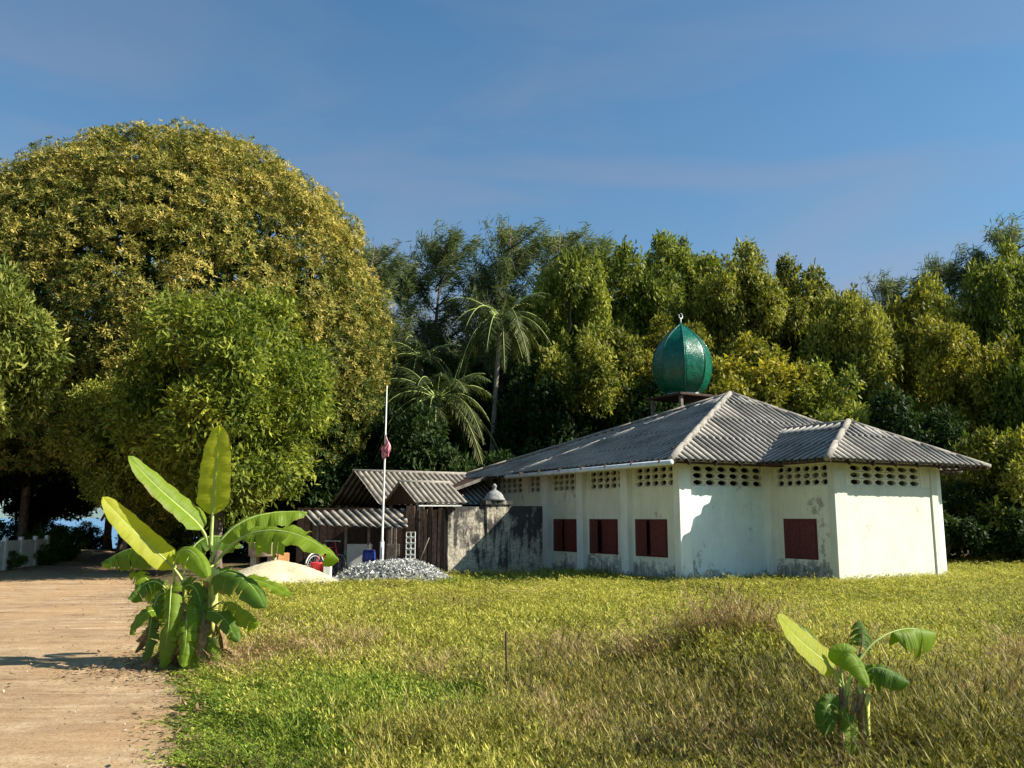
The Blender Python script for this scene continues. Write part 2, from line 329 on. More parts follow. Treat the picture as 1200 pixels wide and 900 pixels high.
# ------------------------------------------------------------------ corrugated sheets
def corr(name, poly, ribdir, m, parent, lam=.235, amp=.048, course=1.25, thick=.012, drop=0):
    poly = [Vector(p) for p in poly]; nrm = (poly[1]-poly[0]).cross(poly[2]-poly[0]).normalized()
    if nrm.z < 0: nrm = -nrm
    r = Vector(ribdir); r = (r - nrm*r.dot(nrm)).normalized(); t = r.cross(nrm).normalized(); o = poly[0]
    pts = [((p-o).dot(t), (p-o).dot(r)) for p in poly]
    t0, t1 = min(p[0] for p in pts), max(p[0] for p in pts); n = int((t1-t0)/lam*8) + 1
    B = MB(); prev = None; cols = []; gv_ = []
    for i in range(n+1):
        tt_ = t0 + 1e-4 + (t1-t0-2e-4)*i/n; hits = []
        for j in range(len(pts)):
            (a0, b0), (a1, b1) = pts[j], pts[(j+1) % len(pts)]
            if (a0-tt_)*(a1-tt_) <= 0 and abs(a1-a0) > 1e-9: hits.append(b0 + (b1-b0)*(tt_-a0)/(a1-a0))
        lo, hi = min(hits), max(hits); hcol = amp*math.cos(2*math.pi*(tt_-t0)/lam)
        col = []
        K = max(1, int((math.ceil((max(p[1] for p in pts)-min(p[1] for p in pts))/course))))
        base = min(p[1] for p in pts)
        sheetj = math.sin(int((tt_-t0)/1.0)*12.9)*.006
        for k in range(K):                # each course starts proud of the one below
            for e, off in ((0, .016), (1, 0)):
                y = base + (k+e)*course; y = min(max(y, lo), hi)
                col.append(o + t*tt_ + r*y + nrm*(hcol + off - drop + sheetj + .004*math.sin(k*7.7+tt_*2)))
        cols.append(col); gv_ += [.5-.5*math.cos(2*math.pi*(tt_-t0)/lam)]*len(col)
    nv = len(cols[0]); vs = [v for c_ in cols for v in c_]
    fs = [(i*nv+k, (i+1)*nv+k, (i+1)*nv+k+1, i*nv+k+1) for i in range(n) for k in range(nv-1)]
    B.add(vs, fs); ob = B.obj(name, m, parent, True)
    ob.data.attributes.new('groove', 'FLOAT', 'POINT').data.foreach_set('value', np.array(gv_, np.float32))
    s = ob.modifiers.new('thickness', 'SOLIDIFY'); s.thickness = thick; s.offset = -1
    return ob

# ------------------------------------------------------------------ the mosque
MQ = empty('mosque', P1, YAW, 'small whitewashed mosque with hipped grey corrugated roof, dark red shutters and green onion dome', 'mosque')
ZG0, ZG1, ZT = 2.40, 2.92, 3.02; TK = .13
def wall_piece(axis, pos, a0, a1, z0, z1, m, holes=(), name='wall', side=1):
    """wall lying on line axis=pos, spanning a0..a1; thickness inward"""
    B = MB(); zs = [(z0, z1)]
    def put(b0, b1, c0, c1):
        if b1-b0 < .01 or c1-c0 < .01: return
        if axis == 'x': B.bb(pos, pos+side*TK, b0, b1, c0, c1) if side > 0 else B.bb(pos+side*TK, pos, b0, b1, c0, c1)
        else: B.bb(b0, b1, pos, pos+side*TK, c0, c1) if side > 0 else B.bb(b0, b1, pos+side*TK, pos, c0, c1)
    if not holes: put(a0, a1, z0, z1)
    else:
        h0, h1, hz0, hz1 = holes[0]; put(a0, a1, z0, hz0); put(a0, a1, hz1, z1); put(a0, h0, hz0, hz1); put(h1, a1, hz0, hz1)
    return B.obj(name, m, MQ)
BLK = {}
def block_mesh(w, h, m):
    key = (round(w, 3), round(h, 3), m.name)
    if key in BLK: return BLK[key]
    B = MB(); d = .10; o = []; i = []
    a_, b_ = w/2-.004, h/2-.004; hw, hh = w*.38, h*.37
    for k in range(8):
        q_ = k*math.pi/4 + math.pi/8; cx, cz = math.cos(q_), math.sin(q_)
        s_ = max(abs(cx), abs(cz)); o.append((a_*cx/s_ if abs(cx) >= abs(cz) else a_*(1 if cx > 0 else -1)*.45, b_*cz/s_ if abs(cz) > abs(cx) else b_*(1 if cz > 0 else -1)*.999))
        i.append((hw*cx/.924, hh*cz/.924))
    vs = [(x, 0, z) for x, z in o] + [(x, 0.006, z) for x, z in i] + [(x, d, z) for x, z in o] + [(x, d, z) for x, z in i]
    fs = []
    for k in range(8):
        n = (k+1) % 8; fs += [(k, n, 8+n, 8+k), (16+n, 16+k, 24+k, 24+n), (8+k, 8+n, 24+n, 24+k), (n, k, 16+k, 16+n)]
    B.add(vs, fs); BLK[key] = B.mesh('breeze_block', m); return BLK[key]
def grille(axis, pos, a0, a1, cols, rows=3, m=None, inset=.015, z0=ZG0, z1=ZG1, parent=None):
    w = (a1-a0)/cols; h = (z1-z0)/rows; me = block_mesh(w, h, m or M['block'])
    for r_ in range(rows):
        for c_ in range(cols):
            ac = a0 + w*(c_+.5); zc = z0 + h*(r_+.5)
            if axis == 'x': link('breeze_block', me, parent or MQ, (pos+inset, ac, zc), (0, 0, -math.pi/2))
            else: link('breeze_block', me, parent or MQ, (ac, pos+inset, zc))
def window(axis, pos, a0, a1, z0, z1, ajar):
    """shutters made of upright boards inside a thin frame"""
    e = empty('window'); e.parent = MQ
    w = a1-a0; h = z1-z0
    if axis == 'x': e.location = (pos, (a0+a1)/2, z0); e.rotation_euler = (0, 0, -math.pi/2)
    else: e.location = ((a0+a1)/2, pos, z0)
    B = MB(); t = .04
    B.bb(-w/2, w/2, -.015, .06, 0, t).bb(-w/2, w/2, -.015, .06, h-t, h).bb(-w/2, -w/2+t, -.015, .06, t, h-t).bb(w/2-t, w/2, -.015, .06, t, h-t)
    B.obj('window_frame', M['shutter'], e, bevel=.004)
    n = 5; ww = (w/2-t-.003)
    for s_ in (-1, 1):
        B = MB(); bw = ww/n
        for k in range(n):
            B.box(((k+.5)*bw, -.001*(k % 2), (h-2*t)/2), (bw-.006, .022, h-2*t-.01), jit=.0015)
        for zz_ in (.14, h-2*t-.14): B.bb(.02, ww-.02, .0115, .03, zz_-.03, zz_+.03)
        o = B.obj('shutter', M['shutter'], e)
        if s_ < 0: o.location = (-w/2+t, -.02, t); o.rotation_euler = (0, 0, -R(ajar[0]))
        else: o.location = (w/2-t, -.02, t); o.scale = (-1, 1, 1); o.rotation_euler = (0, 0, R(ajar[1]))
    B = MB().bb(-w/2+.01, w/2-.01, .12, .14, .01, h-.01); B.obj('inner_board', M['dark_wood'], e)
# west long wall (local x = 0)
bays = [(.12, 1.92, (.51, 1.80), (.17, 1.77), 5), (2.22, 4.02, (2.57, 3.90), (2.27, 3.87), 5), (4.32, 5.89, (4.52, 5.80), (4.36, 5.85), 5),
        (6.28, 7.25, None, (6.30, 7.23), 3), (7.55, 10.2, None, (7.70, 9.85), 6)]
for i, (b0, b1, wn_, g, nc) in enumerate(bays):
    hz = (.62, 1.57) if i < 3 else None
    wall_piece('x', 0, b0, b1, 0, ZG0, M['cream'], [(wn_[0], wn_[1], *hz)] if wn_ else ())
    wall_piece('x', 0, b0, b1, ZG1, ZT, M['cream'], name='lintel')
    for c0, c1 in ((b0, g[0]), (g[1], b1)):
        if c1-c0 > .01: wall_piece('x', 0, c0, c1, ZG0, ZG1, M['cream'])
    grille('x', 0, g[0], g[1], nc)
    if wn_: window('x', 0, wn_[0], wn_[1], .62, 1.57, [(5, 14), (3, 17), (2, 10)][i][::-1] if False else [(12, 2), (16, 3), (9, 2)][i])
def pillar(x0, x1, y0, y1, m, z1=ZT): MB().bb(x0, x1, y0, y1, 0, z1).obj('pillar', m, MQ, bevel=.012)
pillar(-.12, .26, -.12, .12, M['pil']); pillar(-.17, .15, 1.92, 2.22, M['pil']); pillar(-.17, .15, 4.02, 4.32, M['pil'])
pillar(-.17, .15, 5.89, 6.28, M['pil']); pillar(-.03, .15, 7.25, 7.55, M['cream']); pillar(-.07, .25, 10.2, 10.5, M['cream'])
# front wall, shaded bay (local y = 0)
wall_piece('y', 0, .26, 2.88, 0, ZG0, M['cool_wall']); wall_piece('y', 0, .26, 2.88, ZG1, ZT, M['block'], name='lintel')
wall_piece('y', 0, .26, .42, ZG0, ZG1, M['block']); grille('y', 0, .42, 2.88, 6)
pillar(2.86, 3.15, -.20, .15, M['pil'])
# mihrab bay, west side (local x = 3.02)
wall_piece('x', 3.02, -2.0, -.17, 0, ZG0, M['cream'], [(-1.56, -.50, .58, 1.58)])
window('x', 3.02, -1.56, -.50, .58, 1.58, (1, 1))
wall_piece('x', 3.02, -2.0, -.17, ZG1, ZT, M['cream'], name='lintel'); wall_piece('x', 3.02, -.30, -.17, ZG0, ZG1, M['cream'])
grille('x', 3.02, -2.0, -.30, 6)
pillar(2.96, 3.42, -2.20, -2.0, M['white'])
wall_piece('y', -2.15, 3.42, 6.74, 0, ZG0, M['white']); wall_piece('y', -2.15, 3.42, 6.74, ZG1, ZT, M['block'], name='lintel')
wall_piece('y', -2.15, 3.42, 3.60, ZG0, ZG1, M['block']); wall_piece('y', -2.15, 6.36, 6.74, ZG0, ZG1, M['block']); grille('y', -2.15, 3.60, 6.36, 6)
pillar(6.74, 7.0, -2.19, -2.0, M['white']); pillar(7.18, 7.36, -2.05, -1.87, M['pil'], 2.98)
# sides and back, seen only from other places
wall_piece('x', 6.98, -2.0, 0, 0, ZT, M['white'], side=-1); wall_piece('y', 0, 6.85, 10.0, 0, ZT, M['white'])
wall_piece('x', 10.0, .13, 10.3, 0, ZT, M['white'], side=-1); wall_piece('y', 10.5, .25, 10.0, 0, ZT, M['cream'], side=-1)
MB().bb(.2, 9.8, .2, 10.3, -.05, .05).obj('floor_slab', M['tan'], MQ)
# roofs
XE0, XE1, YE0, YE1, ZE = -.83, 10.5, -.67, 11.28, 2.97
AP = Vector((4.84, 3.11, 5.42)); E1 = Vector((XE0, YE0, ZE)); E2 = Vector((XE1, YE0, ZE)); E3 = Vector((XE0, YE1, ZE)); E4 = Vector((XE1, YE1, ZE)); H2 = Vector((XE0, 6.95, ZE))
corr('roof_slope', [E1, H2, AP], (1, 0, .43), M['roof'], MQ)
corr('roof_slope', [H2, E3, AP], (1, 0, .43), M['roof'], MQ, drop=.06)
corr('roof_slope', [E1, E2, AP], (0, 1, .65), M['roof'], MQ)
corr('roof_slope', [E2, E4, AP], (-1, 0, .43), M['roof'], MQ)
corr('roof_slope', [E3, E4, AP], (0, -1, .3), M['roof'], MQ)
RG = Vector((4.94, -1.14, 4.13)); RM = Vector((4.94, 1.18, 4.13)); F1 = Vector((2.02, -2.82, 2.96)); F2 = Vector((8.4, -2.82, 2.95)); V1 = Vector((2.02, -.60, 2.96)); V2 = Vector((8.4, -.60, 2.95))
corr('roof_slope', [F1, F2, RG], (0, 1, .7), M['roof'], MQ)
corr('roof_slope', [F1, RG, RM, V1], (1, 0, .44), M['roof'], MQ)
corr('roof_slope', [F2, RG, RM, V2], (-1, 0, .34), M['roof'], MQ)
def cap(p, q_, r=.085, m='cap', up=.02, name='ridge_cap'):
    p, q_ = Vector(p), Vector(q_); L = (q_-p).length; n = max(1, int(L/.9)); B = MB()
    for k in range(n):                    # overlapping half-round pieces
        a0 = p.lerp(q_, k/n); a1 = p.lerp(q_, min(1, (k+1)/n + .04)); d = Vector((0, 0, up))
        B.tube([a0+d, a1+d+Vector((0, 0, .006))], [r*1.03, r], 10)
    return B.obj(name, M[m], MQ, True)
cap(E1, AP, .082); cap(F1, RG, .082); cap(RG, RM, .05); cap(H2, H2.lerp(AP, .80), .035, up=.015); cap(E3, AP, .05); cap(E2, AP, .07); cap(F2, RG, .06); cap(E4, AP, .06)
# eave timbers, gutter
for (p, q_) in ((E1, E2), (E1, E3), (F1, F2), (F1, V1), (F2, V2)):
    d = (q_-p).normalized(); B = MB(); inn = Vector((-d.y, d.x, 0))
    if (Vector((4.9, 3, 0))-Vector((p.x, p.y, 0))).dot(inn) < 0: inn = -inn
    B.tube([p+inn*.12+Vector((0, 0, -.045)), q_+inn*.12+Vector((0, 0, -.045))], .035, 4); B.obj('eave_timber', M['dark_wood'], MQ)
ra = MB().box((0, 0, 0), (.9, .05, .09)).mesh('rafter', M['dark_wood']); rb_ = MB().box((0, 0, 0), (.05, .75, .09)).mesh('rafter', M['dark_wood'])
for y in np.arange(YE0+.5, 10.4, .9): link('rafter', ra, MQ, (XE0+.45, y, ZE+.105), (0, -R(23), 0))
for x in np.arange(-.2, 2.2, .85): link('rafter', rb_, MQ, (x, YE0+.36, ZE+.13), (R(32), 0, 0))
for x in np.arange(2.9, 8.2, .85): link('rafter', rb_, MQ, (x, -2.82+.36, ZE+.12), (R(34), 0, 0))
B = MB().tube([(XE0-.07, -.78, 2.90), (XE0-.07, 7.15, 2.875)], .065, 10); B.obj('gutter', M['gutter'], MQ, True)
B = MB(); y = -.4
while y < 7: B.box((XE0-.07, y, 2.94), (.16, .02, .1)); y += 1.1
B.obj('gutter_bracket', M['dark_wood'], MQ)
# dome on its platform
wx, wy = 5.74, 28.35; dl = w2loc(wx, wy); DZ = 5.66
B = MB().box((dl[0], dl[1], DZ-.09), (1.75, 1.75, .07)).box((dl[0], dl[1], DZ-.03), (1.35, 1.35, .05))
pf = B.obj('dome_platform', M['dark_wood'], MQ, bevel=.01)
for sx_ in (-1, 1):
    for sy_ in (-1, 1): MB().bb(dl[0]+sx_*.72-.05, dl[0]+sx_*.72+.05, dl[1]+sy_*.72-.05, dl[1]+sy_*.72+.05, 4.2, DZ-.13).obj('post', M['grey_wood'], pf)
prof = [(.46, 0), (.56, .06), (.70, .18), (.81, .34), (.90, .54), (.955, .78), (.975, 1.02), (.965, 1.22), (.92, 1.42), (.84, 1.62), (.72, 1.82), (.56, 2.01), (.38, 2.18), (.20, 2.33), (.08, 2.42), (.02, 2.48)]
def ribf(q_):                             # eight gently rounded faces
    k = (q_ % (math.pi/4)) - math.pi/8; return .935/math.cos(k)
dm = MB().lathe(prof, 64, (0, 0, 0), ribf).obj('dome', M['dome'], MQ, True, (dl[0], dl[1], DZ), (0, 0, R(9)))
for k_ in range(8):
    q_ = math.pi/4*k_ ; MB().tube([(rr_*ribf(q_+1e-6)*math.cos(q_), rr_*ribf(q_+1e-6)*math.sin(q_), zz_) for rr_, zz_ in prof], .016, 6).obj('seam', M['dome'], dm, True)
MB().lathe([(.52, -.02), (.56, .0), (.56, .03), (.5, .05)], 24).obj('dome_collar', M['offwhite'], dm, True)
B = MB().tube([(0, 0, 2.44), (0, 0, 2.66)], [.03, .015], 8); B.obj('finial_rod', M['steel'], dm, True)
B = MB(); n = 18; out = [];                # crescent with horns up
for k in range(n+1):
    q_ = R(-205) + R(300)*k/n; w_ = .034*math.sin(math.pi*k/n)**.8 + .004
    c_ = (math.cos(q_)*.09, 0, 2.74+math.sin(q_)*.09); out.append((c_, w_, q_))
vs = []
for c_, w_, q_ in out:
    for dr, dy in ((w_, 0), (0, .018), (-w_*.6, 0), (0, -.018)): vs.append((c_[0]+math.cos(q_)*dr, dy, c_[2]+math.sin(q_)*dr))
B.add(vs, [(i*4+j, i*4+(j+1) % 4, (i+1)*4+(j+1) % 4, (i+1)*4+j) for i in range(n) for j in range(4)]); B.obj('crescent', M['steel'], dm, True)

# ------------------------------------------------------------------ dark boarded lean-to behind the mosque's far corner
LT = empty('lean_to', loc2w(-1.5, 10.6), YAW, 'dark boarded lean-to under the low far end of the mosque roof', 'lean-to')
def ltl(x, y, z=0): return Vector((x+1.5, y-10.6, z))
B = MB().box(ltl(-1.95, 10.4, 2.52), (2.55, 3.2, .03), Matrix.Rotation(-R(19.5), 3, 'Y')); B.obj('roof', M['dark_wood'], LT)
B = MB().box(ltl(-1.95, 8.78, 2.5), (2.6, .04, .10), Matrix.Rotation(-R(19.5), 3, 'Y')); B.obj('barge_board', M['grey_wood'], LT)
brd = MB().box((0, 0, 0), (3.3, .025, .17), jit=.004).mesh('plank', M['dark_wood'])
for k in range(12): link('plank', brd, LT, ltl(-1.55, 11.9, .35+k*.19), (R(random.uniform(4, 9)), 0, R(random.uniform(-.4, .4))))
for x_ in (-3.1, -1.4, -.2): MB().bb(x_-.05+1.5, x_+.05+1.5, -1.5, -1.4, 0, 2.0+(x_+3.2)*.3).obj('post', M['dark_wood'], LT)

# ------------------------------------------------------------------ mouldy concrete enclosure wall beside the mosque, plank fence
ex = Vector((.90, 24.9, 0)); RW = empty('ruined_wall', ex - Vector((CY, SY, 0))*1.5, YAW, 'mouldy grey concrete wall with black stains and squat pillar beside the mosque', 'wall')
def rough_wall(x0, x1, y0, y1, z1, name, nx=10, nz_=8, jit=.012, slope=0):
    bm = bmesh.new(); bmesh.ops.create_cube(bm, size=1)
    bmesh.ops.subdivide_edges(bm, edges=bm.edges, cuts=5, use_grid_fill=True)
    for v in bm.verts:
        v.co = Vector((x0+(v.co.x+.5)*(x1-x0), y0+(v.co.y+.5)*(y1-y0), (v.co.z+.5)*z1 + (slope*(v.co.x) if v.co.z > .4 else 0)))
        v.co += Vector([random.uniform(-jit, jit) for _ in range(3)])*(1 if v.co.z > .05 else 0)
    me = bpy.data.meshes.new(name); bm.to_mesh(me); bm.free(); me.materials.append(M['ruin']); return link(name, me, RW)
rough_wall(-1.52, -.36, 0, .16, 1.90, 'wall_section'); rough_wall(-.36, .36, -.05, .24, 1.98, 'pillar'); rough_wall(.36, 1.48, .0, .16, 1.93, 'wall_section')
MB().box((0, .1, 2.03), (.84, .42, .10), jit=.008).obj('pillar_cap', M['ruin'], RW)
fn = MB().lathe([(.30, 0), (.31, .05), (.27, .08), (.25, .14), (.19, .22), (.10, .28), (.05, .31), (.05, .36), (.075, .40), (.05, .45), (.015, .48)], 20).obj('cone_cap', M['shaded_white'], RW, True, (-.05, .1, 2.08))
fn['label'] = 'pale bell-shaped cap with small knob'
PF = empty('plank_fence', (-1.80, 23.42, 0), R(168), 'dark brown upright plank fence left of the mouldy concrete wall', 'fence')
for k in range(10):
    w_ = random.uniform(.09, .13); h_ = 1.88+random.uniform(-.07, .05)
    MB().box((.06+k*.125, random.uniform(-.015, .015), h_/2), (w_, .03, h_), jit=.006).obj('plank', M['plank'] if k % 3 else M['dark_wood'], PF, rot=(R(random.uniform(-1.2, 1.2)), R(random.uniform(-.8, .8)), 0))
for z_ in (.5, 1.5): MB().bb(0, 1.3, -.07, -.03, z_, z_+.08).obj('rail', M['dark_wood'], PF)
props(MB().box((-1.95, 23.25, 1.925), (1.15, .22, .035), Matrix.Rotation(R(14), 3, 'Z'), jit=.004).obj('board', M['offwhite']), 'pale board lying along the top of the plank fence and wall', 'board')
b0, b1 = at(488, 671, 23.0), at(503, 630, 23.1); b0.z = .02
br = empty('broom', b0, 0, 'thin wooden broom stick leaning against the dark plank fence', 'broom')
MB().tube([(0, 0, 0.25), b1-b0], .013, 6).obj('handle', M['grey_wood'], br, True)
MB().lathe([(.09, 0), (.07, .15), (.025, .3)], 10).obj('brush', M['plank'], br, True)

# ------------------------------------------------------------------ sheds
dU = Vector((CY, SY, 0)); dW = Vector((-SY, CY, 0))
def w_obj(B, name, m, parent, sm=False, bevel=0):
    o = B.obj(name, m, None, sm, bevel=bevel); o.parent = parent; o.matrix_parent_inverse = Matrix.Translation(-parent.location) @ Matrix.Identity(4)
    return o
def corr_w(poly, rib, m, parent, **k):
    c0 = parent.location; return corr('roof_sheeting', [Vector(p)-c0 for p in poly], rib, m, parent, **k)
def part_w(B, name, m, parent, sm=False):
    c0 = parent.location; B.v = [(v[0]-c0.x, v[1]-c0.y, v[2]-c0.z) for v in B.v]; return B.obj(name, m, parent, sm)
# tall shed
e0 = at(443, 591, 26.3); SA = empty('shed', (e0.x+1, e0.y+1.5, 0), 0, 'taller open shed with ribbed grey roof, ridge level, behind the flagpole', 'shed')
rl = e0 + dW*2.3; rl.z = 3.12; er = e0 + dU*5.2; rr = rl + dU*5.2
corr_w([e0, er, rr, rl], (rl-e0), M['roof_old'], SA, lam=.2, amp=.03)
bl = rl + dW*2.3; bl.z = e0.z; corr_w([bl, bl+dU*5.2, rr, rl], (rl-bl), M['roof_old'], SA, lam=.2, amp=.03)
part_w(MB().tube([rl-dU*.05+Vector((0, 0, .02)), rr+Vector((0, 0, .02))], .06, 8), 'ridge_cap', M['cap'], SA, True)
for t_ in (.25, 2.6, 4.9):
    for k, b_ in ((.15, e0), (4.4, e0)):
        p = e0 + dU*t_ + dW*k; part_w(MB().bb(p.x-.06, p.x+.06, p.y-.06, p.y+.06, 0, 2.05), 'post', M['grey_wood'], SA)
for k in range(18):
    p = e0 + dW*4.5 + dU*(.15+k*.28); part_w(MB().box((p.x, p.y, 1.0), (.26, .03, 2.0), Matrix.Rotation(YAW, 3, 'Z'), jit=.005), 'plank', M['dark_wood'], SA)
# little gabled roof
g0 = at(467, 565, 25.1); SB = empty('shed', (g0.x+.6, g0.y+.3, 0), 0, 'small gabled shed roof just left of the plank fence, in front of the taller shed', 'shed')
ge = g0 - dW*1.2; ge.z = 2.02; gb = g0 + dW*1.2; gb.z = 2.02
corr_w([ge, ge+dU*1.65, g0+dU*1.65, g0], g0-ge, M['roof_old'], SB, lam=.18, amp=.026); corr_w([gb, gb+dU*1.65, g0+dU*1.65, g0], g0-gb, M['roof_old'], SB, lam=.18, amp=.026)
part_w(MB().tube([g0+Vector((0, 0, .02)), g0+dU*1.65+Vector((0, 0, .02))], .05, 8), 'ridge_cap', M['cap'], SB, True)
for p in (ge+dU*.2+dW*.15, gb+dU*.2-dW*.15, ge+dU*1.5+dW*.15, gb+dU*1.5-dW*.15): part_w(MB().bb(p.x-.05, p.x+.05, p.y-.05, p.y+.05, 0, 2.05), 'post', M['grey_wood'], SB)
part_w(MB().add([ge+dU*.08+Vector((0,0,-.03)), gb+dU*.08+Vector((0,0,-.03)), g0+dU*.08+Vector((0,0,-.04)), ge+dU*.11+Vector((0,0,-.03)), gb+dU*.11+Vector((0,0,-.03)), g0+dU*.11+Vector((0,0,-.04))], [(0,1,2), (5,4,3), (0,3,4,1), (1,4,5,2), (2,5,3,0)]), 'gable_board', M['dark_wood'], SB)
# low lean-to
c4 = [at(368, 616, 23.6), at(478, 619, 23.0), at(476, 597.5, 24.4), at(352, 587.5, 24.7)]
SCd = empty('shed', (c4[0].x+1, 24.6, 0), 0, 'low lean-to shed roof, pale ribbed, below the hanging mango branches', 'shed')
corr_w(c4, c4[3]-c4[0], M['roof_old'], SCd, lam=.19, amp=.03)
for px_ in (372, 405, 432, 463):
    p = at(px_, 640, 24.1); part_w(MB().bb(p.x-.035, p.x+.035, p.y-.035, p.y+.035, 0, 1.62), 'post', M['grey_wood'], SCd)
for k in range(14):
    p = at(352+k*9, 630, 26.2); part_w(MB().box((p.x, p.y, .95), (.22, .03, 1.9), jit=.006), 'plank', M['dark_wood'], SCd)
for (p0, p1, h_, mm, lb) in ((405, 436, .62, 'offwhite', 'pale blue white low panel under the lean-to roof beside the blue drum'), (453, 468, .62, 'grey_wood', 'grey low panel behind the flagpole base')):
    a_, b_ = at(p0, 650, 24.6), at(p1, 650, 24.6)
    props(MB().bb(a_.x, b_.x, 24.58, 24.63, .25, .25+h_).obj('low_panel', M[mm], bevel=.006), lb, 'panel')
p = at(432.5, 650, 23.9); dr = empty('drum', (p.x, p.y, 0), 0, 'dark blue plastic drum under the shed roof left of the flagpole', 'drum')
MB().lathe([(.17, .0), (.185, .04), (.185, .2), (.195, .22), (.185, .24), (.185, .48), (.195, .5), (.185, .52), (.18, .66), (.16, .70)], 20).obj('body', M['blue'], dr, True)
MB().lathe([(.165, .70), (.165, .73), (.15, .735)], 20).obj('lid', M['blue'], dr, True)
p = at(481, 640, 23.2); bs_ = empty('block_stack', (p.x, p.y, 0), 0, 'stack of pale hollow vent blocks at the left end of the plank fence', 'block stack')
bm_ = block_mesh(.125, .15, M['offwhite'])
for r_ in range(8):
    for c_ in range(2): link('breeze_block', bm_, bs_, (-.0625+c_*.127, 0, .09+r_*.153))
# bicycle under the trees' edge
p = at(384, 640, 23.35); bk = empty('bicycle', (p.x, p.y, 0), R(62), 'old bicycle parked in the shade left of the lean-to posts', 'bicycle')
def wheel(x):
    B = MB(); pts = [(x+.31*math.cos(q_), 0, .33+.31*math.sin(q_)) for q_ in np.linspace(0, 2*math.pi, 33)]; w_ = B.tube(pts, .016, 6, False).obj('wheel', M['black'], bk, True)
    B = MB(); pts = [(x+.285*math.cos(q_), 0, .33+.285*math.sin(q_)) for q_ in np.linspace(0, 2*math.pi, 33)]; B.tube(pts, .009, 6, False).obj('rim', M['steel'], w_, True)
    B = MB()
    for k in range(16): B.tube([(x, 0, .33), (x+.28*math.cos(k*.3927), 0, .33+.28*math.sin(k*.3927))], .0022, 3)
    B.obj('spokes', M['steel'], w_)
wheel(-.5); wheel(.5)
B = MB()
for a_, b_ in (((-.5, 0, .33), (-.08, 0, .30)), ((-.5, 0, .33), (-.2, 0, .78)), ((-.08, 0, .30), (-.22, 0, .85)), ((-.2, 0, .78), (.32, 0, .82)), ((-.08, 0, .30), (.34, 0, .75)), ((.5, 0, .33), (.30, 0, .95))): B.tube([a_, b_], .015, 6)
B.obj('frame', M['red'], bk, True); MB().tube([(.2, -.27, .98), (.3, -.12, .98), (.3, .12, .98), (.2, .27, .98)], .012, 6).obj('handlebar', M['steel'], bk, True)
MB().box((-.24, 0, .88), (.26, .14, .06), taper=.8).obj('saddle', M['black'], bk, bevel=.02)
B = MB(); B.tube([(-.5+.36*math.cos(q_), 0, .33+.36*math.sin(q_)) for q_ in np.linspace(.4, 2.9, 14)], .02, 5); B.obj('mudguard', M['offwhite'], bk, True)
# flagpole
p0, p1 = at(447, 655, 22.9), at(453.5, 452, 22.9); p0.z = 0
fp = empty('flagpole', p0, 0, 'slightly leaning white flagpole with a limp red and white flag above the gravel heap', 'flagpole')
d = p1-p0; MB().tube([(0, 0, 0), d*.19], .055, 10).obj('base_pipe', M['steel'], fp, True)
MB().tube([d*.19, d*.20, d*.6, d], [.05, .03, .024, .014], 8).obj('pole', M['offwhite'], fp, True)
MB().tube([d*.05+Vector((.055, -.06, 0)), d*.17+Vector((.05, -.06, 0))], .008, 6).obj('bracket', M['steel'], fp, True)
def flag_mesh(name, mm, z0, z1, off):
    B = MB(); n = 12; vs = []
    for k in range(n+1):
        t_ = k/n; w_ = .015+.13*math.sin(math.pi*min(1, t_*.95+.05))**1.0*(.35+.85*t_)
        cx = d.x*(z0+(z1-z0)*t_)/d.z + .02 + .05*math.sin(t_*5+off)
        for j in range(9):
            q_ = j/8; vs.append((cx+(q_-.45)*w_*1.7, -.05+.05*math.sin(q_*14+t_*3+off), z0+(z1-z0)*t_+.06*math.sin(q_*5)))
    B.add(vs, [(i*9+j, i*9+j+1, (i+1)*9+j+1, (i+1)*9+j) for i in range(n) for j in range(8)])
    o = B.obj(name, M[mm], fp, True); s_ = o.modifiers.new('cloth', 'SOLIDIFY'); s_.thickness = .004; return o
zt = at(450, 512, 22.9).z; zb = at(450, 538, 22.9).z
flag_mesh('flag', 'flag', zt, zb, 0)
flag_mesh('flag_fold', 'redcloth', zt-.16, zb+.1, 2).location = (.03, -.035, 0)

# ------------------------------------------------------------------ heaps
def heap(name, cx, cy, rx, ry, h, m, seed, n=46, jit=.02, peak=1.6):
    nf = sinoise(seed, 10, .8, 4); B = MB(); vs = []
    for i in range(n+1):
        r_ = i/n
        for j in range(n):
            q_ = 2*math.pi*j/n; P_ = np.array([[r_*rx*math.cos(q_)*1.6, r_*ry*math.sin(q_)*1.6, 0.]])
            e_ = 1+.12*float(nf(np.array([[math.cos(q_)*2, math.sin(q_)*2, 5.]]))[0])
            zz_ = h*max(0, (1-r_**peak))*(1+.10*float(nf(P_)[0])) + random.uniform(-jit, jit)*(r_ < .97) - .03*(r_ > .99)
            vs.append((cx+rx*r_*math.cos(q_)*e_, cy+ry*r_*math.sin(q_)*e_, zz_))
    B.add(vs, [(i*n+j, i*n+(j+1) % n, (i+1)*n+(j+1) % n, (i+1)*n+j) for i in range(n) for j in range(n)])
    return B.obj(name, m, None, True), vs
o, _ = heap('sand_heap', -5.65, 20.9, 1.55, 1.2, .62, M['sand'], 21, jit=.008, peak=1.3); props(o, 'cream sand heap behind the large banana plant, left of the gravel', 'sand heap')
o, gv = heap('gravel_base', -3.05, 22.0, 1.45, .85, .55, M['gravel'], 22, jit=.01, peak=2.0)
GH = empty('gravel_heap', (-3.05, 22.0, 0), 0, 'pale grey crushed stone heap at the foot of the flagpole', 'gravel heap')
o.name = 'heap_core'; o.parent = GH; o.matrix_parent_inverse = Matrix.Translation((3.05, -22.0, 0))
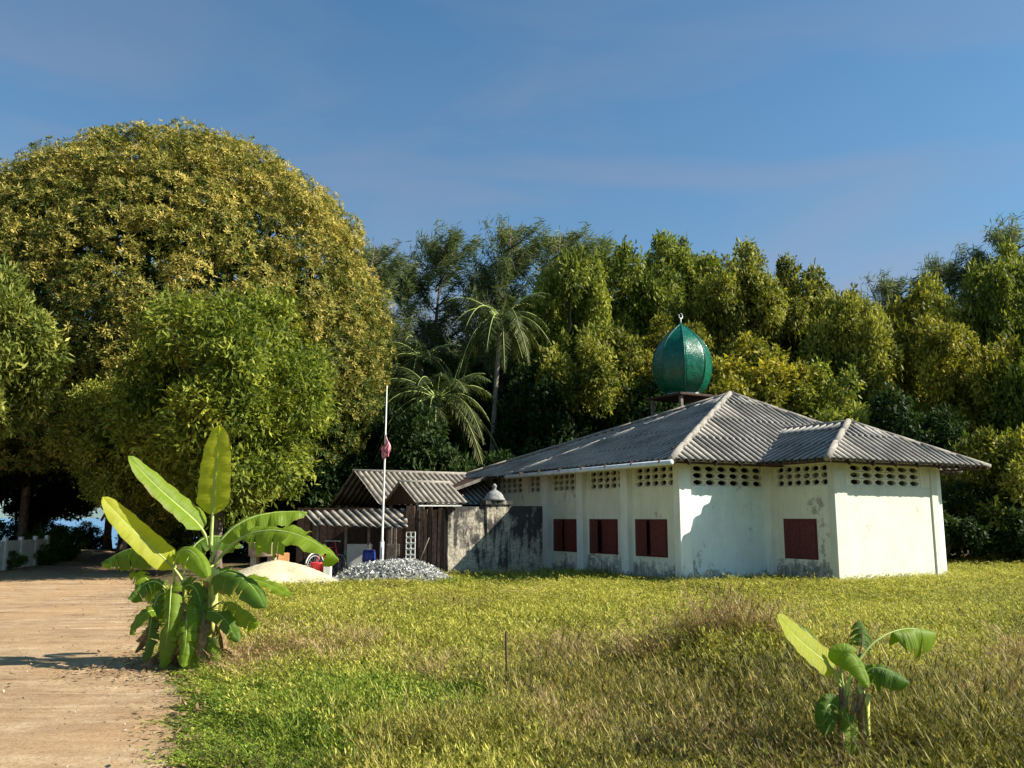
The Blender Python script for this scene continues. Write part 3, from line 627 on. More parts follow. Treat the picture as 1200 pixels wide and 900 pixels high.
gvn = np.array(gv); cs = gvn[rng.integers(0, len(gvn), 9000)] + rng.normal(0, .025, (9000, 3)); cs = cs[cs[:, 2] > -.02]
vt = []
for k in range(4):
    vt.append(cs + rng.normal(0, 1, cs.shape)*.022)
vt = np.stack(vt, 1)                       # tetrahedral chips
fc = vt[:, [[0, 1, 2], [0, 3, 1], [1, 3, 2], [2, 3, 0]]].reshape(-1, 3, 3).reshape(-1, 3) - np.array([-3.05, 22.0, 0])
me = bpy.data.meshes.new('stone_chips'); nV = len(vt)*4
me.from_pydata((vt.reshape(-1, 3) - np.array([-3.05, 22.0, 0])).tolist(), [], (np.array([[0, 1, 2], [0, 3, 1], [1, 3, 2], [2, 3, 0]])[None]+np.arange(len(vt))[:, None, None]*4).reshape(-1, 3).tolist()); me.materials.append(M['gravel'])
props(link('stone_chips', me, GH), kind='stuff')
# things behind the sand
p = at(309, 650, 22.6); wr = empty('water_trough', (p.x, p.y, 0), 0, 'round tan concrete trough on dark blocks behind the sand heap', 'trough')
MB().lathe([(.36, .62), (.38, .64), (.40, .95), (.41, .97), (.36, .97), (.34, .90), (.33, .70)], 28).obj('ring', M['tan'], wr, True)
for k in (-1, 1): MB().box((.22*k, 0, .31), (.16, .3, .62), jit=.006).obj('block', M['ruin'], wr)
p = at(332, 650, 22.4); ck = empty('clay_block_stack', (p.x, p.y, 0), R(20), 'orange clay block stack right of the round trough', 'block stack')
for k in range(3): MB().box((0, 0, .13+k*.235), (.34-.03*k, .24, .225), jit=.006).obj('block', M['clay'], ck, bevel=.01)
p = at(357, 655, 22.2); props(MB().box((p.x, p.y, .2), (.46, .3, .4), Matrix.Rotation(R(12), 3, 'Z'), jit=.01).obj('concrete_slab', M['tan'], bevel=.015), 'tan concrete slab block left of the red bucket', 'block')
p = at(371.5, 660, 22.0); rb = empty('bucket', (p.x, p.y, .22), 0, 'small red plastic bucket at the back edge of the sand heap', 'bucket')
MB().lathe([(.12, 0), (.125, .01), (.165, .24), (.175, .25), (.175, .27), (.15, .268), (.11, .03)], 20).obj('body', M['red'], rb, True)
MB().tube([(.17*math.cos(q_), .02, .26-.10*math.sin(q_)) for q_ in np.linspace(0, math.pi, 12)], .006, 5).obj('handle', M['steel'], rb, True)
props(MB().box((p.x+.0, p.y, .11), (.42, .36, .215), jit=.006).obj('support_block', M['ruin'], bevel=.01), 'grey concrete block carrying the red bucket', 'block')
p = at(384, 663, 21.9); props(MB().box((p.x, p.y, .26), (.2, .2, .5), taper=.92, jit=.006).obj('white_block', M['offwhite'], bevel=.02), 'white concrete block right of the red bucket', 'block')

# ------------------------------------------------------------------ white panel fence at the left
FN = empty('panel_fence', (-15.3, 25.0, 0), 0, 'low white concrete panel fence at the left edge of the road', 'fence')
fp_ = [(-15.15, 24.2), (-15.35, 25.4), (-15.6, 26.7), (-15.85, 28.0), (-16.1, 29.3), (-16.3, 30.4)]
for i in range(5):
    (xa, ya), (xb, yb) = fp_[i], fp_[i+1]; an = math.atan2(yb-ya, xb-xa); L = math.hypot(xb-xa, yb-ya)
    for k in range(9):                    # upright pickets with small gaps
        t_ = (k+.5)/9*.88+.06; x_ = xa+(xb-xa)*t_; y_ = ya+(yb-ya)*t_; h_ = .86+.02*random.random()
        MB().box((x_+15.3, y_-25, h_/2+.02), (L*.092, .035, h_), Matrix.Rotation(an, 3, 'Z'), jit=.004).obj('picket', M['offwhite'], FN)
for x_, y_ in fp_: MB().box((x_+15.3, y_-25, .5), (.13, .13, 1.0), taper=.94).obj('post', M['offwhite'], FN, bevel=.01)

# ------------------------------------------------------------------ foliage
def leaves(P, D, N, L, Wd, fold=.15):
    """diamond leaves; P base, D direction, N normal"""
    D = unit(D); S = unit(np.cross(D, N)); N = np.cross(S, D); L = np.broadcast_to(L, (len(P),))[:, None]; Wd = np.broadcast_to(Wd, (len(P),))[:, None]
    mid = P + D*L*.45 - N*(Wd*fold)
    return np.stack([P, mid + S*Wd*.5 + N*Wd*fold, P + D*L, mid - S*Wd*.5 + N*Wd*fold], 1).reshape(-1, 3)
def rand_dir(n, g): v = g.normal(size=(n, 3)); return unit(v)
def rosettes(C, N, g, k=9, L=.24, Wd=.055, droop=.25, spread=1.0):
    """whorls of narrow leaves around tip points C with outward normals N"""
    n = len(C); T1 = unit(np.cross(N, g.normal(size=(n, 3)))); T2 = np.cross(N, T1)
    ph = (np.arange(k)[None]*2*math.pi/k + g.uniform(0, 6.28, n)[:, None] + g.normal(0, .25, (n, k)))
    up = g.uniform(.05, 1.1, (n, k))
    D = (T1[:, None]*np.cos(ph)[..., None] + T2[:, None]*np.sin(ph)[..., None])*spread + N[:, None]*up[..., None]
    D[..., 2] -= droop*g.uniform(.3, 1.5, (n, k)); D = D.reshape(-1, 3)
    P = np.repeat(C, k, 0) + D*.02; Nn = np.repeat(N, k, 0) + g.normal(0, .35, (n*k, 3))
    return leaves(P, D, Nn, L*g.uniform(.65, 1.2, n*k), Wd*g.uniform(.8, 1.2, n*k))
def limbs(B, base, tips, r0, g, n=6):
    base = Vector(base)
    for t_ in tips:
        t_ = Vector(t_); L = (t_-base).length; b2 = base + Vector((0, 0, L*.12*g.random()))
        pts = []
        for k in range(n+1):
            q_ = k/n; p_ = b2.lerp(t_, q_); p_ += Vector((g.normal(), g.normal(), g.normal()))*L*.035*math.sin(q_*math.pi); p_.z += L*.10*math.sin(q_*math.pi); pts.append(p_)
        B.tube(pts, [r0*(1-.85*k/n)+.01 for k in range(n+1)], 6)
def trunk_mb(h, r0, r1, lean=(0, 0), g=rng, n=8, seg=10):
    B = MB(); pts = []
    for k in range(n+1):
        q_ = k/n; pts.append((lean[0]*q_**1.4+g.normal()*.02*h*.1, lean[1]*q_**1.4+g.normal()*.02*h*.1, h*q_-.1*(k == 0)))
    rr_ = [r0*(1.5 if k == 0 else 1)*(1-k/n)+r1*k/n for k in range(n+1)]; B.tube(pts, rr_, seg); return B

# big mango tree
g = np.random.default_rng(5)
MC = np.array([-14.05, 33.4, 7.7]); MR = np.array([8.7, 7.3, 9.3])
mg = empty('mango_tree', (MC[0], MC[1], 0), 0, 'huge dome-shaped mango tree with dense olive crown tipped with yellow, filling the left', 'tree')
nf1 = sinoise(41, 16, 2, 7)
def mango_surface(U, dep):
    rr_ = (1+.042*nf1(U)-dep)[:, None]; P = U*MR*rr_; P[:, 2] = np.where(U[:, 2] < 0, P[:, 2]*.80, P[:, 2]); return P + MC
n = 2000; Up = rand_dir(n*2, g); Up = Up[g.random(n*2) < np.where(Up[:, 1] < .3, 1., .3)]; Up = Up[:n]
pd = np.abs(g.normal(0, .03, len(Up))) + (g.random(len(Up)) < .3)*.08; PC = mango_surface(Up, pd); PRr = g.uniform(.32, .80, len(Up))
kp = 36; pi_ = np.repeat(np.arange(len(Up)), kp); pn = unit(Up[pi_]/MR + 1.0*rand_dir(len(pi_), g)*.16); hv = unit(pn*.9 + rand_dir(len(pi_), g))
hv = np.where((np.sum(hv*pn, 1) < .0)[:, None], -hv, hv)
hol = sinoise(47, 18, 4, 11)
pd2 = .085*np.clip(hol(Up)-.35, 0, 1.2); PC = mango_surface(Up, pd+pd2); C = PC[pi_] + hv*PRr[pi_][:, None]*np.array([1, 1, .85]); NNp = unit(hv + pn*.4); pt_ = g.normal(0, .13, len(Up))[pi_]; dp_ = np.where(np.sum(hv*pn, 1) < .35, .16, 0.) + 1.3*pd2[pi_]
n = 6000; Ub = rand_dir(n, g); Cb = mango_surface(Ub, g.uniform(.08, .18, n)); U = np.concatenate([Up[pi_], Ub]); C = np.concatenate([C, Cb]); NNp = np.concatenate([NNp, unit(Ub/MR)])
pt_ = np.concatenate([pt_, np.full(n, -.22)]); dep = np.concatenate([dp_, np.full(n, .08)])
keep = C[:, 2] > 1.5 + .9*np.sin(C[:, 0]*1.7)+.5*np.cos(C[:, 1]*2.1) + np.where(U[:, 1] > 0, 1., 0)
lx = -(C[:, 0]-e0.x)
inshed = (C[:, 0] > -6.2) & (C[:, 2] < 3.3) & (C[:, 1] > 24.3)
keep &= ~inshed; keep &= ~((C[:, 0] < -14) & (C[:, 2] < 3.2))
U, C, dep, NN, pt_ = U[keep], C[keep], dep[keep], NNp[keep], pt_[keep]
NN = unit(NN + g.normal(0, .25, NN.shape) + np.array([0, 0, .25]))
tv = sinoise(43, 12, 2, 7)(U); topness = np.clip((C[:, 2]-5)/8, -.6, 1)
k = 8; rt = np.clip(.40+.12*tv+g.normal(0, .20, len(C)) + .22*topness - dep*1.6 + pt_, 0, 1)  # yellower top is leaf colour; hollows and puff flanks darkened as painted shade
L_r = .175
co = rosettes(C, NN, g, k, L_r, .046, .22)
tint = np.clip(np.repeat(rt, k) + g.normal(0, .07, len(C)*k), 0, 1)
# inner, sparser leaves, their tint darkened to paint the crown's inner shade
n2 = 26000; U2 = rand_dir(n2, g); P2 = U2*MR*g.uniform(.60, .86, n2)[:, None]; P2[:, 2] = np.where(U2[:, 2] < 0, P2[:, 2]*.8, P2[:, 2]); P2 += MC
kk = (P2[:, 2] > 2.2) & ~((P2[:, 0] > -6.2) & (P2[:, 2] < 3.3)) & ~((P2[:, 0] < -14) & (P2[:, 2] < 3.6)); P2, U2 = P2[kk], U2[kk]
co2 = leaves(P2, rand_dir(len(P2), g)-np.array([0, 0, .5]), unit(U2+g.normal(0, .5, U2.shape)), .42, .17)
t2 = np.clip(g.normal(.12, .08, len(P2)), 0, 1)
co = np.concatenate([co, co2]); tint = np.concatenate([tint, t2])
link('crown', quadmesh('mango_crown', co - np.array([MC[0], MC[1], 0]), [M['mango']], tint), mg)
B = trunk_mb(3.2, .55, .42, (.2, 0), g); limbs(B, (.2, 0, 3.0), [(U_*MR*.82+np.array([0, 0, MC[2]])).tolist() for U_ in unit(g.normal(size=(26, 3))+np.array([0, -.3, .45]))], .22, g, 8)
B.obj('trunk', M['bark'], mg, True)

def crown_mesh(name, seed, m, n_leaf=22000, lobes=16, leafL=.075, leafW=.042, shell=.9, squash=1.0, tw=.0, vol=.35, up=.55, pr0=.12, pr1=.25):
    """unit-size broadleaf crown: lobes of leaf sprays"""
    g = np.random.default_rng(seed); LC = []; LR = []
    LC.append(np.array([0, 0, -.1])); LR.append(.38)
    for i in range(lobes):
        u_ = rand_dir(1, g)[0]; u_[2] = u_[2]*.95+.08; r_ = g.uniform(.40, 1.0)**.6*.80; q_ = g.uniform(pr0, pr1)
        LC.append(u_*r_*1.08*np.array([1, 1, squash])); LR.append(q_)
    lobes += 1
    LC = np.array(LC); LR = np.array(LR); pr = LR**2/np.sum(LR**2)
    ncl = n_leaf//14; li = g.choice(lobes, ncl, p=pr); U = rand_dir(ncl, g); U[:, 2] = np.where((U[:, 2] < -.3) & (g.random(ncl) < .5), -U[:, 2], U[:, 2])
    rad = np.where(g.random(ncl) < vol, g.uniform(.4, 1, ncl), g.normal(1, .07, ncl)); C = LC[li] + U*(LR[li]*rad)[:, None]
    inside = (np.linalg.norm(C[:, None]-LC[None], axis=2)/LR[None] < .72).sum(1) > 1
    C, U, li = C[~inside], U[~inside], li[~inside]; k = max(8, int(n_leaf/len(C)))
    off = g.normal(0, .045, (len(C), k, 3)); P = (C[:, None]+off).reshape(-1, 3); Ur = np.repeat(U, k, 0)
    D = unit(Ur*.7 + g.normal(0, .7, P.shape) + np.array([0, 0, -.25])); Nn = unit(Ur*.5+np.array([0, 0, up])+g.normal(0, .5, P.shape))
    co = leaves(P, D, Nn, leafL*g.uniform(.6, 1.3, len(P)), leafW*g.uniform(.7, 1.2, len(P)))
    lobeT = g.normal(0, .14, lobes); ct = np.clip(.46 + lobeT[li] + g.normal(0, .20, len(C)) + tw, 0, 1)
    tint = np.clip(np.repeat(ct, k) + g.normal(0, .10, len(P)), 0, 1)
    return quadmesh(name, co, [m], tint), LC, LR
def tree_from(cm, X, Y, zc, rx, rz, m, label, group=None, name='broadleaf_tree', rz_=0, bark='bark', r0=.16, trunk_to=None, cat='tree', ry=None, seed=1, lean=0):
    me, LC, LR = cm; t = empty(name, (X, Y, 0), 0, label, cat, group)
    c_ = link('crown', me, t, (0, 0, zc), (0, 0, rz_), (rx, ry or rx, rz))
    if m is not None: c_.material_slots[0].link = 'OBJECT'; c_.material_slots[0].material = m
    g = np.random.default_rng(seed); zt_ = max(.4, zc-rz*.35); B = trunk_mb(zt_, r0, r0*.7, (lean, 0), g)
    cz, sz = math.cos(rz_), math.sin(rz_)
    limbs(B, (lean, 0, zt_*.85), [((a_*cz-b_*sz)*rx, (a_*sz+b_*cz)*(ry or rx), zc+c2*rz) for a_, b_, c2 in LC[1:10]], r0*.45, g, 6)
    B.obj('trunk', M[bark], t, True); return t
# medium trees in front of the mango
cmF = crown_mesh('crown_front', 61, M['longan'], 60000, 75, .062, .022, vol=.3, tw=.04, pr0=.08, pr1=.24)
tree_from(cmF, -8.35, 24.6, 4.55, 3.25, 3.6, M['longan'], 'round yellow-green fruit tree standing before the huge mango tree', name='fruit_tree', r0=.15, seed=3, ry=3.1)
tree_from(cmF, -11.6, 26.0, 3.6, 2.1, 2.2, M['wood_b'], 'small darker green tree at the lower left of the yellow-green fruit tree', name='fruit_tree', r0=.08, seed=5, rz_=2.)
cmL = crown_mesh('crown_left', 62, M['leftleaf'], 24000, 30, .10, .030, vol=.4)
tree_from(cmL, -14.45, 22.6, 5.8, 2.15, 2.7, M['leftleaf'], 'slender tree with fresh green drooping leaves cut by the left edge', name='young_tree', r0=.10, seed=4)
# woods
cms = [crown_mesh('crown_woods', 70+i, M['wood_a'], 36000, 46+5*i, .080, .038, vol=.25) for i in range(4)]
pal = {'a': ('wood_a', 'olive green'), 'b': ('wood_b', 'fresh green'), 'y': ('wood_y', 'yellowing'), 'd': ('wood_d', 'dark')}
WT = [ # centre x, top y, bottom y, half-width px, distance, kind, label
 (668, 304, 500, 50, 40, 'b', 'tall green broadleaf tree right of the upper coconut palm'),
 (735, 290, 470, 55, 44, 'b', 'green broadleaf tree rising above the left half of the mosque roof'),
 (792, 284, 440, 50, 47, 'b', 'rounded green tree whose top shows straight above the dome'),
 (852, 297, 470, 56, 43, 'a', 'olive tree with a bumpy top just right of the dome'),
 (690, 390, 560, 62, 36, 'a', 'olive tree low behind the mosque roof, right of the slim palm trunk'),
 (775, 375, 520, 55, 39, 'y', 'yellowing tree directly behind the green dome'),
 (930, 318, 480, 50, 46, 'a', 'olive tree with ragged top midway between dome and right edge'),
 (870, 400, 560, 72, 37, 'y', 'yellow-green tree behind the mosque ridge, right of the dome'),
 (992, 342, 540, 52, 41, 'a', 'olive tree with narrow pointed top behind the mihrab roof'),
 (955, 430, 600, 62, 36, 'b', 'green tree behind the right part of the mosque roof'),
 (1058, 360, 570, 58, 42, 'y', 'yellow-green tree behind the right corner of the mosque'),
 (1112, 335, 540, 54, 45, 'a', 'olive tree below the two right-hand dark casuarinas'),
 (1130, 385, 560, 58, 37, 'y', 'brightest yellow tree near the right edge'),
 (1178, 290, 500, 50, 44, 'b', 'tall green tree at the right edge'),
 (1215, 400, 640, 60, 35, 'b', 'green tree cut by the right edge'),
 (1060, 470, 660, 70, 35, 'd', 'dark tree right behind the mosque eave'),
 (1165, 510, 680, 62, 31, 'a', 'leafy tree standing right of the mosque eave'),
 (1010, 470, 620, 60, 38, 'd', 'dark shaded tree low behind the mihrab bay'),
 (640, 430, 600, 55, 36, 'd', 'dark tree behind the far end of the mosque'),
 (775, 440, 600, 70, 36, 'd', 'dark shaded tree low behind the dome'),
]
for i, (xc, yt, yb, hw, Y, kd, lb) in enumerate(WT):
    top = at(xc, yt, Y); bot = at(xc, yb, Y); rz = (top.z-bot.z)/2*1.08; rx = hw*Y/1000*1.12
    tree_from(cms[i % 4], top.x, Y, (top.z+bot.z)/2, rx, rz, M[pal[kd][0]], lb, 'trees of the wood behind the mosque', rz_=i*1.9, r0=.14, seed=20+i)
BK = [(-1.9, 41.5, 6.4, 2.6, 4.2), (-8.5, 44, 6.6, 3.0, 4.6), (-7, 50, 7.5, 4, 5), (-1, 54, 9, 4.4, 6), (4.5, 52, 8, 4, 6), (10.5, 55, 8, 4.5, 6.5), (16.5, 54, 7.5, 4.4, 6), (22, 55, 7.5, 4.6, 6), (28.5, 55, 7.5, 4.6, 6), (35, 54, 8, 5, 7)]
for i, (X, Y, zc, rx, rz) in enumerate(BK):
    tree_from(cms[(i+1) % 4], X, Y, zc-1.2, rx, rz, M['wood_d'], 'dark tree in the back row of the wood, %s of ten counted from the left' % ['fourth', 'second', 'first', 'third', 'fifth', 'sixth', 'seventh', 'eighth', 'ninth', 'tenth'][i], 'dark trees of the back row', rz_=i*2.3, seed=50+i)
cmS = [crown_mesh('shrub_leaves', 80+i, M['wood_d'], 13000, 16, .10, .05, vol=.5, pr0=.25, pr1=.42) for i in range(2)]
US = [(-6.8, 32.8, 2, 3.6), (-3.4, 32.9, 2.2, 4.4), (-.8, 33.6, 2, 3.), (-9.5, 37, 2.2, 2.6), (-6, 35.5, 1.8, 2.3), (-3, 36, 2, 2.4), (0, 37, 2, 2.5), (3.4, 38, 2, 2.5), (15.2, 30.5, 1.7, 2.1), (18.2, 29.8, 1.8, 2.2), (21.5, 31, 2, 2.4), (13.5, 33.5, 2, 2.3), (24.5, 33, 2, 2.5), (-13, 38.5, 2.4, 2.8), (17, 35, 2.4, 2.6)]
ULB = ['dark shrub filling the gap behind the tall shed, left of the low palm', 'tall dark shrub hiding the trunk foot of the lower coconut palm', 'dark shrub between the palms and the far end of the mosque roof'] + ['leftmost dark shrub behind the sheds', 'dark shrub directly behind the tall shed ridge', 'dark shrub behind the lean-to', 'dark shrub behind the middle of the mosque', 'dark shrub behind the right half of the mosque'] + ['dark shrub beside the right end wall of the mosque', 'dark shrub under the leafy tree right of the mosque eave', 'dark shrub nearest the right edge beyond the grass', 'dark shrub just behind the right end wall of the mosque', 'dark shrub cut by the right edge behind the grass', 'dark shrub behind the trunk of the huge mango tree', 'dark shrub deep in the shade right of the mosque']
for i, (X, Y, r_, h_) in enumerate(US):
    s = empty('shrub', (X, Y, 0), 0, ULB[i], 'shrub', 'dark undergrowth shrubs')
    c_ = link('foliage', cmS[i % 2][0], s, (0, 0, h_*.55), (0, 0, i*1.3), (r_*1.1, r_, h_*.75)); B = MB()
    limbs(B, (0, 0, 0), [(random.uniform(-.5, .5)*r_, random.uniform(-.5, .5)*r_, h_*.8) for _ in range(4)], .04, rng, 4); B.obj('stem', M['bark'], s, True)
# dark trees and shrubs at the left, beyond the fence
LTR = [(-22.5, 41, 3.15, 3.6, 2.1, 'dark low branches hanging over the sea view'), (-26.5, 36, 3.0, 3.6, 3.2, 'dark bushy tree low behind the panel fence'), (-18.2, 40.5, 3.3, 3.0, 2.1, 'dark low tree over the end of the road'), (-25.5, 40, 6, 4.0, 5.2, 'leafy dark tree behind the white panel fence'), (-21, 45, 7.2, 3.8, 4.6, 'dark tree at the end of the road above the sea'), (-30, 46, 7, 4.5, 6, 'dark tree farthest left, towards the shore'),
       (-19.5, 34.5, 5.6, 2.6, 3.4, 'dark drooping tree over the far road'), (-15, 46, 6.4, 3.4, 4.2, 'dark tree by the shore hidden behind the mango crown'), (-21.5, 33, 5.2, 3.0, 4.6, 'dark tree growing close behind the panel fence')]
for i, (X, Y, zc, rx, rz, lb) in enumerate(LTR): tree_from(cms[i % 4], X, Y, zc, rx, rz, M['wood_d'], lb, rz_=i*1.1, r0=.2, seed=90+i)
HS = [(-15.9, 27.3, .62, .55, 'round clipped shrub nearest the panel fence'), (-16.35, 29.9, .75, .6, 'low green shrub beside the end of the panel fence'), (-17.1, 32.0, .9, .75, 'loose green shrub where the road narrows'), (-18.2, 34.5, 1.2, 1.0, 'taller green shrub beyond the panel fence beside the road')]
for i, (X, Y, r_, h_, lb) in enumerate(HS):
    s = empty('hedge_shrub', (X, Y, 0), 0, lb, 'shrub'); link('foliage', cmS[i % 2][0], s, (0, 0, h_*.5), (0, 0, i), (r_, r_, h_*.75)); c_ = s.children[0]
    c_.material_slots[0].link = 'OBJECT'; c_.material_slots[0].material = M['hedge']; B = MB()
    limbs(B, (0, 0, 0), [(random.uniform(-.4, .4)*r_, random.uniform(-.4, .4)*r_, h_*.7) for _ in range(4)], .03, rng, 4); B.obj('stem', M['bark'], s, True)
for i, (X, Y, r_, h_) in enumerate([(-22.2, 45.5, 1.0, 1.1), (-25.6, 46.5, 1.6, 1.5), (-19.4, 45.5, 1.2, 1.2), (-17.2, 43, 1.4, 1.3), (-28.5, 43, 2.4, 2.6), (-23.8, 36.5, 1.8, 2.2)]):
    s = empty('shore_shrub', (X, Y, -.1), 0, ['small dark shrub right beside the road end against the sea', 'dark shrub against the sea left of the road end', 'dark shrub against the sea right of the road end', 'dark shrub nearer than the sea, right of the far road', 'largest dark shore shrub, farthest left behind the panel fence', 'wide dark shrub just behind the end of the panel fence'][i], 'shrub', 'dark shrubs along the shore'); link('foliage', cmS[i % 2][0], s, (0, 0, h_*.5), (0, 0, i*2.), (r_, r_, h_*.8))
    B = MB(); limbs(B, (0, 0, 0), [(random.uniform(-.5, .5)*r_, random.uniform(-.5, .5)*r_, h_*.8) for _ in range(4)], .03, rng, 4); B.obj('stem', M['bark'], s, True)

# casuarinas: thin ascending limbs, hanging needle sprays blown to the right
def casu_mesh(seed, n=9000):
    g = np.random.default_rng(seed); B = MB(); B.tube([(0, 0, 0), (.01, 0, .4), (.03, 0, .75), (.06, 0, 1.0)], [.016, .012, .006, .002], 7)
    tips = []; segs = []
    for k in range(64):
        z0 = g.uniform(.28, .95); q_ = g.uniform(0, 6.28); L = (.26*(1.1-z0)+.07)*g.uniform(.6, 1.1)
        a_ = Vector((.03*z0, 0, z0)); b_ = a_+Vector((math.cos(q_)*L+.04, math.sin(q_)*L, L*g.uniform(.5, 1.1))); segs.append((a_, b_)); B.tube([a_, a_.lerp(b_, .5)+Vector((0, 0, -.01)), b_], [.0035, .0025, .001], 4)
    i = g.integers(0, len(segs), n//12); t_ = g.uniform(.2, 1.08, len(i))
    A = np.array([s_[0] for s_ in segs])[i]; E = np.array([s_[1] for s_ in segs])[i]; C = A+(E-A)*t_[:, None]+g.normal(0, .008, (len(i), 3))
    P = np.repeat(C, 12, 0)+g.normal(0, .010, (len(C)*12, 3)); D = np.repeat(unit(E-A), 12, 0)*.6+g.normal(0, .45, P.shape)+np.array([.55, 0, -.35])
    co = leaves(P, D, rand_dir(len(P), g), .034*g.uniform(.5, 1.2, len(P)), .0032)
    ct = np.repeat(np.clip(g.normal(.4, .2, len(C)), 0, 1), 12)
    return quadmesh('casuarina_needles', co, [M['casu']], ct), B.mesh('casuarina_trunk', M['bark'], True)
cas = [casu_mesh(101, 17000), casu_mesh(102, 17000)]
CS = [(522, 258, 50, .8, 'feathery dark casuarina left of the upper palm'), (604, 232, 47, .72, 'tallest feathery casuarina, above the upper palm'), (572, 300, 49, .8, 'lower casuarina between the two tall ones left of centre'), (658, 243, 48, .8, 'broad casuarina just right of the tallest one'), (690, 270, 51, .9, 'casuarina peeking over the broadleaf trees right of centre'),
      (443, 258, 46, .7, 'slim casuarina beside the right flank of the mango tree'), (484, 300, 50, .8, 'hazy casuarina behind the coconut palms'), (1045, 300, 50, .9, 'leftmost of the dark casuarinas on the right'), (1117, 285, 50, .85, 'dark casuarina with rounded top near the right edge'), (1190, 232, 47, .9, 'casuarina wisps at the right edge')]
for i, (px_, pt, Y, wsc, lb) in enumerate(CS):
    t_ = at(px_, pt, Y); H = t_.z/1.08; c_ = empty('casuarina_tree', (t_.x-.05*H, Y, 0), 0, lb, 'tree', 'feathery casuarina trees')
    link('foliage', cas[i % 2][0], c_, (0, 0, 0), (0, 0, [0, .5, -.4, .2][i % 4]), (H*wsc, H*wsc, H)); link('trunk', cas[i % 2][1], c_, (0, 0, 0), (0, 0, [0, .5, -.4, .2][i % 4]), (H*wsc, H*wsc, H))
# coconut palms
def frond_pts(q_, L, lift, droop, n=14):
    out = []
    for k in range(n+1):
        s_ = k/n; rr_ = L*(s_*.95-.18*droop*s_*s_); z_ = L*(lift*s_-droop*s_**2.1); out.append((math.cos(q_)*rr_, math.sin(q_)*rr_, z_))
    return np.array(out)
def palm(name, X, Y, zc, L, nfr, seed, label, lean, r0=.14):
    g = np.random.default_rng(seed); t = empty(name, (X, Y, 0), 0, label, 'palm', 'coconut palms beside the mango tree')
    B = MB(); n = 16; B.tube([(lean*(k/n)**1.6-lean, 0, zc*k/n-.1*(k == 0)) for k in range(n+1)], [r0*(1.5 if k == 0 else 1.-.35*k/n)*(1+.06*(k % 2)) for k in range(n+1)], 10); B.obj('trunk', M['palebark'], t, True)
    for i in range(nfr):
        q_ = i*2.39996+g.normal(0, .15); age = i/nfr; lift = 1.05-1.15*age+g.normal(0, .06); dr_ = .6+.6*age+g.normal(0, .12); Lf = L*g.uniform(.85, 1.08)*(1-.2*(age < .15))
        pts = frond_pts(q_, Lf, lift, dr_); B = MB(); B.tube(pts.tolist(), [.028*(1-.9*k/14)+.003 for k in range(15)], 5)
        m_ = 46; s_ = np.linspace(.16, .99, m_); idx = s_*14; i0 = np.minimum(idx.astype(int), 13); fr = (idx-i0)[:, None]; P = pts[i0]*(1-fr)+pts[i0+1]*fr; Tn = unit(pts[i0+1]-pts[i0])
        side = unit(np.cross(Tn, np.array([0, 0, 1.])+0*Tn)); up = np.cross(side, Tn); cc = []; ll = np.sin(np.clip(s_*1.05, 0, 1)*math.pi*.86+.25)*.26*Lf
        for sg in (-1, 1):
            D = side*sg*.8+Tn*.55+up*.05+np.array([0, 0, -.55])*g.uniform(.5, 1.6, (m_, 1))+g.normal(0, .08, (m_, 3)); cc.append(leaves(P, D, up+g.normal(0, .2, up.shape), ll*g.uniform(.8, 1.1, m_), .05, .3))
        co = np.concatenate(cc); f_ = B.obj('frond', M['banm'], t, True, (0, 0, zc)); base_t = np.clip(.45+.5*(age-.45)+g.normal(0, .12), 0, 1)
        link('leaflets', quadmesh('leaflets', co, [M['palm']], np.clip(base_t+g.normal(0, .1, 2*m_), 0, 1)), f_)
    B = MB()
    for k in range(6): B.lathe([(.0, -.13), (.09, -.09), (.12, 0), (.09, .09), (.0, .13)], 8, (math.cos(k*1.05)*.2, math.sin(k*1.05)*.2, zc-.22-.08*(k % 2)))
    o = B.obj('coconut_cluster', M['hedge'], t, True); o.data.attributes.new('tint', 'FLOAT', 'FACE')
def pl(px_, py_, Y): v = at(px_, py_, Y); return v.x, v.y, v.z
a_ = pl(587, 374, 37); palm('coconut_palm', *a_, 3.0, 26, 1, 'slim coconut palm with pale trunk and small crown above the far roof end', .5, .13)
a_ = pl(512, 468, 34.5); palm('coconut_palm', *a_, 3.3, 28, 2, 'lower coconut palm with big dark arching fronds behind the sheds', .3, .17)
a_ = pl(495, 420, 38.5); palm('coconut_palm', *a_, 2.9, 22, 3, 'coconut palm with sunlit fronds touching the mango crown', .3, .14)

